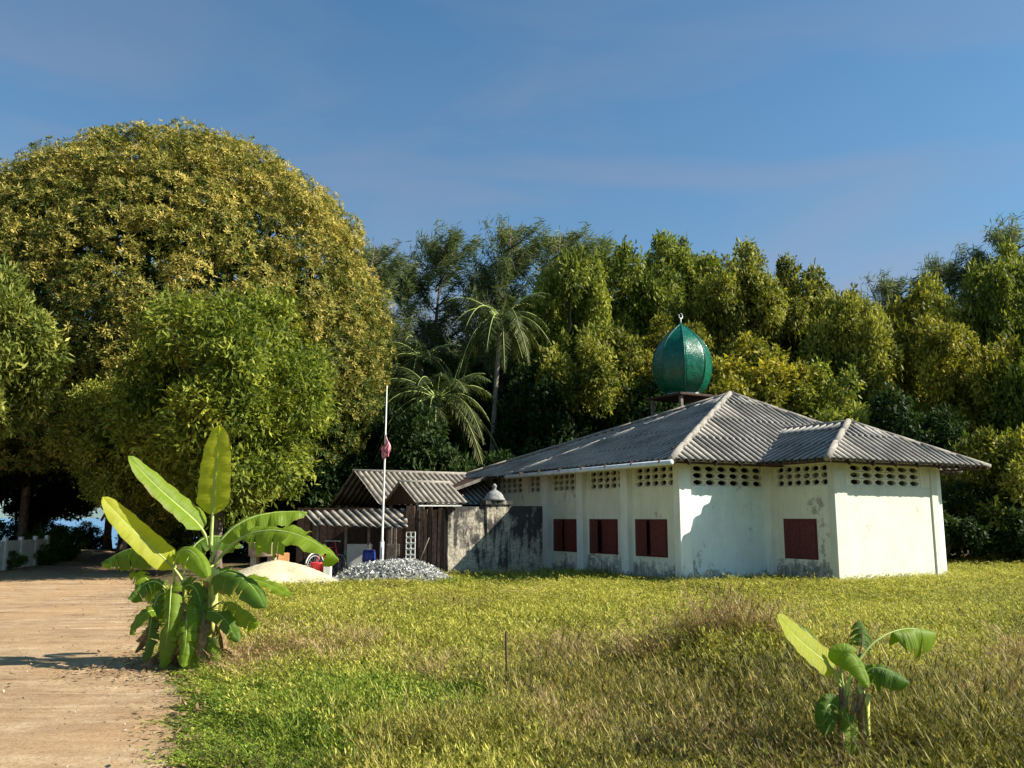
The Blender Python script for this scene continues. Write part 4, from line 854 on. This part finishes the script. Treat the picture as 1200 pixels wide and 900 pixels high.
# ------------------------------------------------------------------ banana plants
def bez(pts, t):
    p = [Vector(q_) for q_ in pts]
    while len(p) > 1: p = [p[i].lerp(p[i+1], t) for i in range(len(p)-1)]
    return p[0]
def banana_leaf(parent, pts, width, nh, m, seed, fold=25, tears=.15, petiole=.0, wave=.008, droop=.0, n=56, label=None, asym=(1, 1), name='leaf', mid='banm'):
    """pts: control points of the midrib (world); nh: direction the upper face looks towards"""
    g = random.Random(seed); c0 = parent.location; sm = [bez(pts, k/n) for k in range(n+1)]; nh = Vector(nh).normalized()
    V = []; Fc = []; UV = []
    J = 6
    for sg in (-1, 1):
        prevrow = None; dro = 0
        for k in range(n+1):
            s_ = k/n
            if s_ < petiole: continue
            q_ = (s_-petiole)/(1-petiole); w_ = width*.5*asym[0 if sg < 0 else 1]*(min(1, (q_/.16))**.6)*(max(0, 1-q_**5.5))**.55*(1-.12*q_)
            T_ = (sm[min(k+1, n)]-sm[max(k-1, 0)]).normalized(); S_ = T_.cross(nh).normalized(); Nn = S_.cross(T_).normalized()
            def row(extra):
                r_ = []
                for j in range(J+1):
                    u_ = j/J; ang = R(fold)*(1-u_*.9) - (droop+extra)*u_
                    x_ = u_*w_; z_ = math.sin(ang)*x_ + wave*math.sin(k*.8+seed)*u_ + width*.010*(k % 2)*min(1, u_*3) + wave*.35*math.sin(k*1.9+j)*u_
                    p_ = sm[k] + S_*sg*(x_*math.cos(ang*.8)) + Nn*z_ + Vector((0, 0, -1))*((droop+extra)*x_*u_*.6)
                    V.append(tuple(p_-c0)); r_.append(len(V)-1); UV.append((.5+sg*u_*.5, s_))
                return r_
            if prevrow is None: prevrow = row(dro); continue
            cur = row(dro); 
            for j in range(J):
                q4 = (prevrow[j], prevrow[j+1], cur[j+1], cur[j]); Fc.append(q4 if sg > 0 else q4[::-1])
            if g.random() < tears*.8: dro = g.uniform(-.15, .75); cur2 = row(dro); cur2[0] = cur[0]; prevrow = cur2
            else: prevrow = cur
    me = bpy.data.meshes.new(name); me.from_pydata(V, [], Fc); uv = me.uv_layers.new(name='UVMap')
    li = np.empty(len(me.loops), np.int32); me.loops.foreach_get('vertex_index', li); uv.data.foreach_set('uv', np.array(UV)[li].astype(np.float32).ravel())
    me.materials.append(m); smooth(me); o = link(name, me, parent)
    if label: o['label'] = label
    B = MB(); r0 = max(.006, width*.045); B.tube([tuple(p_-c0-nh*.003) for p_ in sm], [r0*(1.25-1.1*k/n) for k in range(n+1)], 7); B.obj('midrib', M[mid], o, True)
    return o
def stem(parent, p0, p1, r0, r1, m='bans', name='stem', seed=0):
    g = random.Random(seed); c0 = parent.location; p0, p1 = Vector(p0), Vector(p1); n = 10
    B = MB(); B.tube([tuple(p0.lerp(p1, k/n)-c0+Vector((g.uniform(-.006, .006), g.uniform(-.006, .006), 0))) for k in range(n+1)], [r0*(1-k/n)+r1*k/n for k in range(n+1)], 14); o = B.obj(name, M[m], parent, True)
    for s_ in range(3):                    # loose sheaths wrapped round the stem
        q_ = s_*2.1+seed; B = MB(); vs = []
        for k in range(9):
            for j in range(6):
                an = q_+j*.32; rr_ = (r0+(r1-r0)*k/8)*1.06+.012*(k/8)**2*(1+s_); p_ = p0.lerp(p1, .1+.12*s_+.62*k/8); vs.append((p_.x-c0.x+math.cos(an)*rr_, p_.y-c0.y+math.sin(an)*rr_, p_.z-c0.z))
        B.add(vs, [(k*6+j, k*6+j+1, (k+1)*6+j+1, (k+1)*6+j) for k in range(8) for j in range(5)]); sh = B.obj('sheath', M['bandead'] if s_ == 1 else M['bans'], o, True); so_ = sh.modifiers.new('t', 'SOLIDIFY'); so_.thickness = .004
    return o
YB = 9.7
bp = empty('banana_plant', at(228, 778, YB) * 1, 0, 'large banana clump with broad bright leaves beside the road', 'banana plant')
bp.location.z = 0
def A(px, py, dy=0): return at(px, py, YB+dy)
banana_leaf(bp, [A(247, 640), A(249, 600), A(252, 560, .05), A(257, 498, .15)], .41, (-.15, -1, .15), M['bany'], 1, fold=14, tears=.0, petiole=.30, wave=.010, label='tall upright pale leaf')
banana_leaf(bp, [A(244, 640), A(240, 606), A(205, 600, -.1), A(150, 534, -.3)], .37, (.45, -.55, .8), M['ban'], 2, fold=26, tears=.0, petiole=.22)
banana_leaf(bp, [A(218, 690), A(206, 655), A(165, 640, -.2), A(120, 582, -.4)], .33, (.35, -.75, .55), M['bany'], 3, fold=8, tears=.0, petiole=.26, label='bright yellow-green leaf pointing left')
banana_leaf(bp, [A(246, 660), A(262, 612), A(300, 596, .1), A(360, 600, .25)], .38, (.1, -.45, .9), M['ban'], 4, fold=10, tears=.16, petiole=.20, droop=.35, wave=.02)
banana_leaf(bp, [A(250, 665), A(282, 608, -.1), A(345, 610, -.3), A(397, 656, -.5)], .38, (.25, -.7, .8), M['ban'], 5, fold=12, tears=.10, petiole=.30, droop=.15, wave=.022, label='long leaf arching down to the right')
banana_leaf(bp, [A(205, 690), A(198, 640), A(225, 625, -.3), A(243, 676, -.5)], .30, (.1, -.9, .5), M['ban'], 6, fold=18, tears=.10, petiole=.25, droop=.25)
banana_leaf(bp, [A(244, 700), A(246, 655, -.1), A(290, 665, -.4), A(311, 712, -.6)], .32, (.5, -.6, .8), M['band'], 7, fold=25, tears=.18, petiole=.20, droop=.4)
banana_leaf(bp, [A(250, 690, .2), A(285, 665, .2), A(318, 686, 0), A(342, 698, -.1)], .20, (.2, -.5, .9), M['ban'], 8, fold=20, tears=.05, petiole=.3)
banana_leaf(bp, [A(248, 715), A(262, 690, -.2), A(285, 722, -.3), A(303, 731, -.4)], .22, (.1, -.7, .8), M['ban'], 9, fold=15, tears=.2, petiole=.3, droop=.4)
banana_leaf(bp, [A(215, 690, .1), A(200, 628, .2), A(160, 632, .3), A(118, 660, .3)], .30, (-.2, -.35, 1), M['band'], 10, fold=0, tears=.25, petiole=.25, droop=.65, label='dark torn leaf drooping left')
banana_leaf(bp, [A(215, 700, .1), A(210, 640, .3), A(240, 610, .5), A(285, 640, .6)], .28, (.1, -.5, 1), M['band'], 11, fold=5, tears=.2, petiole=.25, droop=.5)
banana_leaf(bp, [A(203, 705), A(185, 668, -.1), A(172, 680, -.2), A(150, 702, -.3)], .24, (-.2, -.8, .5), M['band'], 12, fold=10, tears=.3, petiole=.2, droop=.4)
banana_leaf(bp, [A(205, 690), A(196, 670, -.2), A(204, 730, -.35), A(188, 784, -.4)], .26, (-.2, -1, .1), M['ban'], 13, fold=10, tears=.35, petiole=.12, droop=.1)
banana_leaf(bp, [A(200, 700), A(176, 680, -.1), A(180, 735, -.25), A(168, 776, -.3)], .24, (-.5, -1, .1), M['band'], 14, fold=8, tears=.4, petiole=.12, droop=.1)
banana_leaf(bp, [A(228, 700), A(226, 690, -.2), A(232, 735, -.35), A(228, 785, -.35)], .2, (.2, -1, .1), M['ban'], 15, fold=25, tears=.3, petiole=.1)
banana_leaf(bp, [A(207, 700), A(222, 670, -.05), A(238, 690, -.2), A(236, 730, -.25)], .2, (.3, -1, .2), M['band'], 16, fold=20, tears=.3, petiole=.2)
banana_leaf(bp, [A(245, 700), A(262, 660, .1), A(280, 665, .3), A(296, 690, .4)], .26, (.3, -.6, .7), M['band'], 17, fold=20, tears=.1, petiole=.2)
for i, (pp, w_, nh_, mm_) in enumerate([
    ([A(232, 740), A(240, 700, -.2), A(262, 715, -.4), A(280, 752, -.45)], .22, (.4, -.8, .6), 'band'), ([A(200, 740), A(186, 702, -.2), A(168, 712, -.3), A(152, 744, -.35)], .2, (-.4, -.8, .5), 'ban'),
    ([A(222, 745), A(216, 700, -.3), A(222, 735, -.5), A(214, 782, -.55)], .24, (.1, -1, .2), 'ban'), ([A(236, 760), A(238, 735, -.2), A(250, 750, -.35), A(256, 782, -.4)], .15, (.3, -1, .3), 'ban'),
    ([A(192, 720), A(186, 690, .1), A(170, 668, .2), A(152, 672, .3)], .24, (-.1, -.6, .8), 'ban')]): banana_leaf(bp, pp, w_, nh_, M[mm_], 80+i, fold=14, tears=.25, petiole=.15, droop=.2)
for i, (x0, y0, x1, y1, dy) in enumerate([(214, 700, 206, 768, -.3), (200, 720, 196, 778, -.2), (222, 710, 214, 755, -.35), (182, 726, 160, 752, -.2), (252, 730, 262, 770, -.1), (232, 745, 244, 788, -.3), (190, 700, 178, 745, .1), (238, 712, 232, 770, -.4), (176, 735, 158, 765, .1), (226, 690, 218, 742, -.1), (262, 760, 278, 782, -.2), (184, 768, 166, 782, -.3)]):
    banana_leaf(bp, [A(x0, y0, dy*.4), A((x0+x1)/2+6, (y0+y1)/2-8, dy), A(x1, y1, dy)], random.uniform(.10, .17), (random.uniform(-.5, .5), -1, .1), M['bandead'], 30+i, fold=-25, tears=.4, petiole=.05, droop=.4, name='dead_leaf', label='withered brown hanging leaf', mid='bandead')
sb = A(245, 778); stem(bp, (sb.x, YB, 0), A(247, 662), .090, .050, seed=1)
sb = A(212, 778); stem(bp, (sb.x, YB-.1, 0), A(208, 682, -.05), .075, .040, 'plank', seed=2)
sb = A(195, 776); stem(bp, (sb.x, YB+.15, 0), A(212, 690, .1), .055, .035, seed=3)
# small banana plant, lower right
YS = 5.55
sp_ = at(1004, 893, YS); sb_ = empty('banana_plant', (sp_.x, YS, 0), 0, 'small banana plant with one glowing leaf in the lower right weeds', 'banana plant')
def Q(px, py, dy=0): return at(px, py, YS+dy)
banana_leaf(sb_, [Q(985, 800), Q(978, 775), Q(945, 768, -.05), Q(911, 720, -.12)], .235, (.5, -.7, .5), M['bany'], 41, fold=10, tears=0, petiole=.22, wave=.004, label='glowing yellow-green leaf pointing left')
banana_leaf(sb_, [Q(990, 810), Q(975, 762), Q(1000, 745, -.1), Q(1018, 806, -.2)], .19, (.15, -.9, .5), M['ban'], 42, fold=16, tears=.03, petiole=.25, droop=.25, wave=.005)
banana_leaf(sb_, [Q(992, 815), Q(1000, 755), Q(1050, 722, .1), Q(1097, 742, .2)], .21, (.1, -.4, 1), M['ban'], 43, fold=0, tears=.2, petiole=.62, droop=.7, wave=.006)
banana_leaf(sb_, [Q(1005, 815), Q(1012, 775), Q(1030, 775, -.1), Q(1066, 800, -.15)], .21, (.2, -.6, .8), M['band'], 44, fold=20, tears=.1, petiole=.2, droop=.4, wave=.005)
banana_leaf(sb_, [Q(998, 800, .1), Q(1010, 760, .15), Q(1016, 745, .2), Q(1006, 727, .25)], .17, (0, -.8, .6), M['band'], 45, fold=0, tears=.2, petiole=.45, droop=.3, wave=.005, mid='bandead')
banana_leaf(sb_, [Q(985, 805, .1), Q(962, 755, .15), Q(945, 735, .2), Q(928, 728, .2)], .14, (-.2, -.3, 1), M['band'], 46, fold=5, tears=.1, petiole=.35, droop=.4, wave=.005)
banana_leaf(sb_, [Q(986, 838), Q(972, 812, -.05), Q(962, 830, -.08), Q(970, 862, -.1)], .15, (-.4, -1, .2), M['band'], 47, fold=15, tears=.15, petiole=.12, droop=.2, wave=.005)
banana_leaf(sb_, [Q(992, 840), Q(990, 825, -.05), Q(1000, 850, -.1), Q(996, 892, -.12)], .11, (.1, -1, .1), M['ban'], 48, fold=25, tears=.05, petiole=.08, wave=.005)
for i, (x0, y0, x1, y1) in enumerate([(982, 830, 988, 885), (1004, 806, 998, 840), (1012, 805, 1004, 835), (985, 860, 990, 897)]):
    banana_leaf(sb_, [Q(x0, y0), Q((x0+x1)/2+5, (y0+y1)/2, -.06), Q(x1, y1, -.05)], .06, (.2, -1, .1), M['bandead'], 60+i, fold=-20, tears=.3, petiole=.05, droop=.4, name='dead_leaf', label='withered brown hanging leaf', mid='bandead', wave=.004)
s0 = Q(1018, 893); stem(sb_, (s0.x, YS, 0), Q(1008, 808), .034, .020, seed=7); s0 = Q(988, 895); stem(sb_, (s0.x, YS+.03, 0), Q(986, 806), .026, .014, 'plank', seed=8)

# ------------------------------------------------------------------ stakes
p = at(593, 822, 7.6); props(MB().tube([(p.x, 7.6, 0), (p.x+.003, 7.6, .35), (p.x-.002, 7.6, at(593, 740, 7.6).z)], .0095, 7).obj('stake', M['dark_wood'], None, True), 'thin dark upright stake standing alone in the grass', 'stake')
p = at(793, 835, 7.4); props(MB().tube([(p.x, 7.4, 0), (p.x+.004, 7.4, .3), (p.x, 7.4, at(793, 782, 7.4).z)], .005, 6).obj('dry_stalk', M['grey_wood'], None, True), 'thin pale dry stalk in the dark hollow of the weeds', 'stalk')

# ------------------------------------------------------------------ grass: tufts spread over the field by geometry nodes
def tuft(name, m, seed, nb, h, rad, wdt, curl, lean=.35, branch=0, broad=0):
    g = np.random.default_rng(seed); V = []; Fc = []
    for b in range(nb):
        q_ = g.uniform(0, 6.28); r_ = rad*math.sqrt(g.random()); p = Vector((math.cos(q_)*r_, math.sin(q_)*r_, -.01)); q2 = q_+g.normal(0, .9)
        d_ = Vector((math.cos(q2)*lean*g.uniform(.2, 1.6), math.sin(q2)*lean*g.uniform(.2, 1.6), 1)); L = h*g.uniform(.45, 1.15); s_ = Vector((-math.sin(q2+g.normal(0, .8)), math.cos(q2), 0)).normalized(); w_ = wdt*g.uniform(.6, 1.3)
        K = 4; base = len(V)
        for k in range(K+1):
            t_ = k/K; c_ = p+d_*L*t_ + Vector((math.cos(q2), math.sin(q2), -.55))*(curl*L*t_*t_); ww = w_*(1-t_)**.7*(1 if k < K else 0)+.0006
            V += [tuple(c_-s_*ww), tuple(c_+s_*ww)]
            if k: i_ = base+2*k; Fc.append((i_-2, i_-1, i_+1, i_))
            if branch and k >= 2:
                for z_ in range(branch):
                    a_ = g.uniform(0, 6.28); e_ = Vector((math.cos(a_), math.sin(a_), g.uniform(.1, 1.0)))*L*g.uniform(.12, .3); n_ = Vector((-e_.y, e_.x, 0)).normalized()*w_*(.9+broad)
                    j_ = len(V); V += [tuple(c_), tuple(c_+e_*.5+n_), tuple(c_+e_), tuple(c_+e_*.5-n_)]; Fc.append((j_, j_+1, j_+2, j_+3))
    # re-index stem quads safely: strips are contiguous because branches append afterwards
    me = bpy.data.meshes.new(name); me.from_pydata(V, [], Fc); me.materials.append(m); return me
def tuft2(name, m, seed, nb, h, rad, wdt, curl, lean=.35, branch=0, broad=0):
    g = np.random.default_rng(seed); n = nb; q_ = g.uniform(0, 6.28, n); r_ = rad*np.sqrt(g.random(n)); p = np.stack([np.cos(q_)*r_, np.sin(q_)*r_, np.full(n, -.01)], 1)
    q2 = q_+g.normal(0, .9, n); ln = lean*g.uniform(.1, 1.7, n); d_ = np.stack([np.cos(q2)*ln, np.sin(q2)*ln, np.ones(n)], 1); L = (h*g.uniform(.4, 1.15, n))[:, None]
    s_ = unit(np.stack([-np.sin(q2+g.normal(0, .8, n)), np.cos(q2), np.zeros(n)], 1)); w_ = (wdt*g.uniform(.6, 1.3, n))[:, None]; K = 4; rows_ = []; out = []
    cdir = np.stack([np.cos(q2), np.sin(q2), np.full(n, -.55)], 1)
    cs_ = [p+d_*L*(k/K)+cdir*(curl*L*(k/K)**2) for k in range(K+1)]
    V = np.stack([np.stack([cs_[k]-s_*(w_*(1-k/K)**.7+.0005), cs_[k]+s_*(w_*(1-k/K)**.7+.0005)], 1) for k in range(K+1)], 1).reshape(-1, 3)  # n*(K+1)*2
    b = (np.arange(n)*(K+1)*2)[:, None]; Fq = np.concatenate([np.stack([b[:, 0]+2*k, b[:, 0]+2*k+1, b[:, 0]+2*k+3, b[:, 0]+2*k+2], 1) for k in range(K)])
    VV = [V]; FF = [Fq]; base = len(V)
    for z_ in range(branch):
        for k in (2, 3, 4):
            a_ = g.uniform(0, 6.28, n); e_ = np.stack([np.cos(a_), np.sin(a_), g.uniform(.1, 1.1, n)], 1)*L*g.uniform(.07, .22, n)[:, None]; n_ = unit(np.stack([-e_[:, 1], e_[:, 0], 0*a_], 1))*w_*(.8+broad)
            q4 = np.stack([cs_[k], cs_[k]+e_*.5+n_, cs_[k]+e_, cs_[k]+e_*.5-n_], 1).reshape(-1, 3); VV.append(q4); i_ = base+np.arange(n)*4; FF.append(np.stack([i_, i_+1, i_+2, i_+3], 1)); base += len(q4)
    me = bpy.data.meshes.new(name); me.from_pydata(np.concatenate(VV).tolist(), [], np.concatenate(FF).tolist()); me.materials.append(m); return me
tc_ = bpy.data.collections.new('tuft_kinds')
specs = [('g_yel', 52, .19, .19, .0026, .5, .6, 4, 1.1), ('g_yel', 48, .25, .20, .0023, .6, .7, 5, 1.2), ('g_grn', 90, .20, .17, .0038, .5, .45, 0, 0), ('g_grn', 64, .17, .19, .0038, .7, .7, 3, 1.1),
         ('g_brn', 52, .36, .16, .0018, .4, .5, 4, .7), ('g_brn', 52, .22, .19, .0018, .8, .8, 4, .7), ('g_olv', 50, .27, .19, .0024, .5, .55, 5, 1.2), ('g_olv', 50, .40, .18, .0022, .4, .45, 5, 1.1)]
for i, (mm, nb, h_, rad, wd_, curl, lean, br_, bd_) in enumerate(specs):
    o = bpy.data.objects.new('tuft_%02d' % i, tuft2('tuft_%02d' % i, M[mm], 200+i, nb, h_, rad, wd_, curl, lean, br_, bd_)); tc_.objects.link(o)
def gauss(X, Y, cx, cy, sx_, sy_): return np.exp(-(((X-cx)/sx_)**2+((Y-cy)/sy_)**2))
g = np.random.default_rng(77)
pts = []; 
for (ya, yb, dens) in ((3.6, 7, 80), (7, 11, 48), (11, 16, 34), (16, 24, 24), (24, 34, 9)):
    xr = yb*.66+1; xl = -yb*.62-1 if ya < 16 else -11.; n = int((xr-xl)*(yb-ya)*dens)
    pts.append(np.stack([g.uniform(xl, xr, n), g.uniform(ya, yb, n)], 1))
pts.append(np.stack([g.uniform(-4, 12, 4500), g.uniform(-3, 4, 4500)], 1)); pts.append(np.stack([g.uniform(16, 26, 2500), g.uniform(3, 30, 2500)], 1))
P = np.concatenate(pts); X, Y = P[:, 0], P[:, 1]; d = X-edgeX(Y)
lx = CY*(X-P1.x)+SY*(Y-P1.y); ly = -SY*(X-P1.x)+CY*(Y-P1.y)
keep = (d > .04+.22*np.abs(g.normal(size=len(X)))) & ~((lx > -.1) & (lx < 10.2) & (ly > -.1) & (ly < 11)) & ~((lx > 2.9) & (lx < 7.3) & (ly > -2.25) & (ly < 0.2))
# heaps, sheds and the road fork keep their own bare ground
keep &= ~((X < -1.9) & (Y > 21.2)) & ~(gauss(X, Y, -5.65, 20.9, 1.5, 1.15) > .37) & ~((X < -6.5) & (Y > 19.6))
keep &= ~((X < 1.2) & (Y > 24.0)) & ~((np.hypot(X+3.55, Y-9.7) < .45) & (g.random(len(X)) < .8))
nz1 = sinoise(91, 10, .5, 1.6); nz2 = sinoise(92, 14, 2, 5); PP = np.stack([X, Y, 0*X], 1); a1 = nz1(PP); a2 = nz2(PP)
near_b = .95*gauss(X, Y, -1.75, 6.9, 1.7, 1.6)                         # lush green patch
green = 1.15*near_b + .9*gauss(X, Y, .5, 22.0, 6, 1.6)*(Y > 19) + .35*gauss(X, Y, 4.9, 13.5, 2.5, 2) + .18*a1 + .12*a2 + .20 + .35*(d < .7)
brown = 1.0*gauss(X, Y, -2.7, 10.2, 1.0, 1.0) + .75*gauss(X, Y, .5, 6.2, 1.4, .9) + .5*gauss(X, Y, .3, 8.4, 1.5, .6) + .2*gauss(X, Y, 4.5, 8.5, 1.5, 2.5) + .8*gauss(X, Y, 2.3, 8.9, .9, .7) + .4*gauss(X, Y, -.6, 9.5, 1.1, .8) + .14*a2 - .12*a1 - .10
olive = .75*gauss(X, Y, 3.6, 6.0, 2.8, 1.8) + .75*gauss(X, Y, 1.4, 7.9, .7, .6) + .22*(Y < 8.5) + .12*a1 + .1*a2  # dark weeds, gathered at the lower right and hollow to stand for shade
yel = .62 + .25*(Y > 11) - .12*a2
S_ = np.stack([yel, green, brown, olive], 1) + g.normal(0, .24, (len(X), 4)); kd = S_.argmax(1); idx = kd*2 + (g.random(len(X)) < .5)
hs_ = np.where(Y < 8, 1.0, np.where(Y < 14, 1.0, .85)) * (1 + .5*gauss(X, Y, 2.3, 8.9, 1.1, .9) + .35*gauss(X, Y, 3.6, 6.2, 2.6, 1.5) - .35*gauss(X, Y, 1.4, 7.9, .5, .4) + .10*a1) * g.uniform(.5, 1.4, len(X))
hs_ *= np.clip(.35+.9*np.clip(d-.2, 0, 1), .35, 1) * np.where(gauss(X, Y, -2.9, 10.2, 1.0, 1.2) > .4, .8, 1)
keep &= ~((gauss(X, Y, -2.9, 10.2, .9, .9) > .5) & (g.random(len(X)) < .35))
keep &= ~((np.abs(X-2.12*Y/5.5) < .30) & (Y > 4.5) & (Y < 5.75) & (g.random(len(X)) < .8))
X, Y, idx, hs_ = X[keep], Y[keep], idx[keep], hs_[keep]; Z = ground_h(X, Y)
gm = bpy.data.meshes.new('grass'); gm.vertices.add(len(X)); gm.vertices.foreach_set('co', np.stack([X, Y, Z], 1).astype(np.float32).ravel())
def pa(n_, t_, v_, f_='value'):
    q_ = gm.attributes.new(n_, t_, 'POINT'); q_.data.foreach_set(f_, v_.ravel())
pa('idx', 'INT', idx.astype(np.int32)); pa('rot', 'FLOAT_VECTOR', np.stack([g.normal(0, .08, len(X)), g.normal(0, .08, len(X)), g.uniform(0, 6.28, len(X))], 1).astype(np.float32), 'vector')
wsc = np.where(Y > 16, 1.5, np.where(Y > 11, 1.2, np.where(Y > 7, 1.0, .82))); pa('scl', 'FLOAT_VECTOR', np.stack([wsc, wsc, hs_], 1).astype(np.float32), 'vector')
go = props(link('grass', gm), 'rough field of yellow-green grass and weeds before the mosque', 'grass', kind='stuff')
def inst_group(name, coll):
    t = bpy.data.node_groups.new(name, 'GeometryNodeTree'); t.interface.new_socket('Geometry', in_out='INPUT', socket_type='NodeSocketGeometry'); t.interface.new_socket('Geometry', in_out='OUTPUT', socket_type='NodeSocketGeometry')
    i_ = t.nodes.new('NodeGroupInput'); o_ = t.nodes.new('NodeGroupOutput'); c_ = t.nodes.new('GeometryNodeCollectionInfo'); c_.inputs['Collection'].default_value = coll; c_.inputs['Separate Children'].default_value = True; c_.inputs['Reset Children'].default_value = True
    n_ = t.nodes.new('GeometryNodeInstanceOnPoints'); n_.inputs['Pick Instance'].default_value = True
    mtp = t.nodes.new('GeometryNodeMeshToPoints')
    def na(nm, ty):
        x_ = t.nodes.new('GeometryNodeInputNamedAttribute'); x_.data_type = ty; x_.inputs['Name'].default_value = nm; return x_.outputs['Attribute']
    l_ = t.links.new; l_(i_.outputs[0], mtp.inputs[0]); l_(mtp.outputs[0], n_.inputs['Points']); l_(c_.outputs[0], n_.inputs['Instance']); l_(na('idx', 'INT'), n_.inputs['Instance Index'])
    l_(na('rot', 'FLOAT_VECTOR'), n_.inputs['Rotation']); l_(na('scl', 'FLOAT_VECTOR'), n_.inputs['Scale']); l_(n_.outputs[0], o_.inputs[0]); return t
md = go.modifiers.new('tufts', 'NODES'); md.node_group = inst_group('tuft_spread', tc_)
print('TUFTS', len(X))
# leaf litter and twigs at the road's edge and under the banana
n = 5200; Yl = g.uniform(4, 24, n); Xl = edgeX(Yl)+g.normal(.12, .22, n); k_ = g.random(n) < .25; Xl[k_] = -3.7+g.normal(0, .6, k_.sum()); Yl[k_] = 9.5+g.normal(0, .45, k_.sum())
k2 = g.random(n) < .2; Xl[k2] = g.uniform(-16, -8.5, k2.sum()); Yl[k2] = g.uniform(21, 29, k2.sum())
Pl = np.stack([Xl, Yl, np.maximum(ground_h(Xl, Yl), .012)+.012+g.uniform(0, .02, n)], 1); Dl = np.stack([g.normal(size=n), g.normal(size=n), g.normal(0, .2, n)], 1)
props(link('leaf_litter', quadmesh('leaf_litter', leaves(Pl, Dl, np.array([0, 0, 1.])+g.normal(0, .3, (n, 3)), g.uniform(.03, .10, n), g.uniform(.008, .04, n)), [M['bandead']])), 'dry leaves and twigs scattered along the edge of the road', 'leaf litter', kind='stuff')

n = 800; Yp = g.uniform(3, 20, n); Xp = edgeX(Yp)-np.abs(g.normal(0, 1.6, n))*g.random(n)-.0; zp = np.full(n, .016); sz = g.uniform(.002, .007, n)*(1+.04*Yp)
vt = np.stack([Xp, Yp, zp], 1)[:, None] + g.normal(0, 1, (n, 4, 3))*sz[:, None, None]
me = bpy.data.meshes.new('pebbles'); me.from_pydata(vt.reshape(-1, 3).tolist(), [], (np.array([[0, 1, 2], [0, 3, 1], [1, 3, 2], [2, 3, 0]])[None]+np.arange(n)[:, None, None]*4).reshape(-1, 3).tolist()); me.materials.append(M['ruin'])
props(link('pebbles', me), 'small pebbles and crumbs scattered over the road', 'pebbles', kind='stuff')
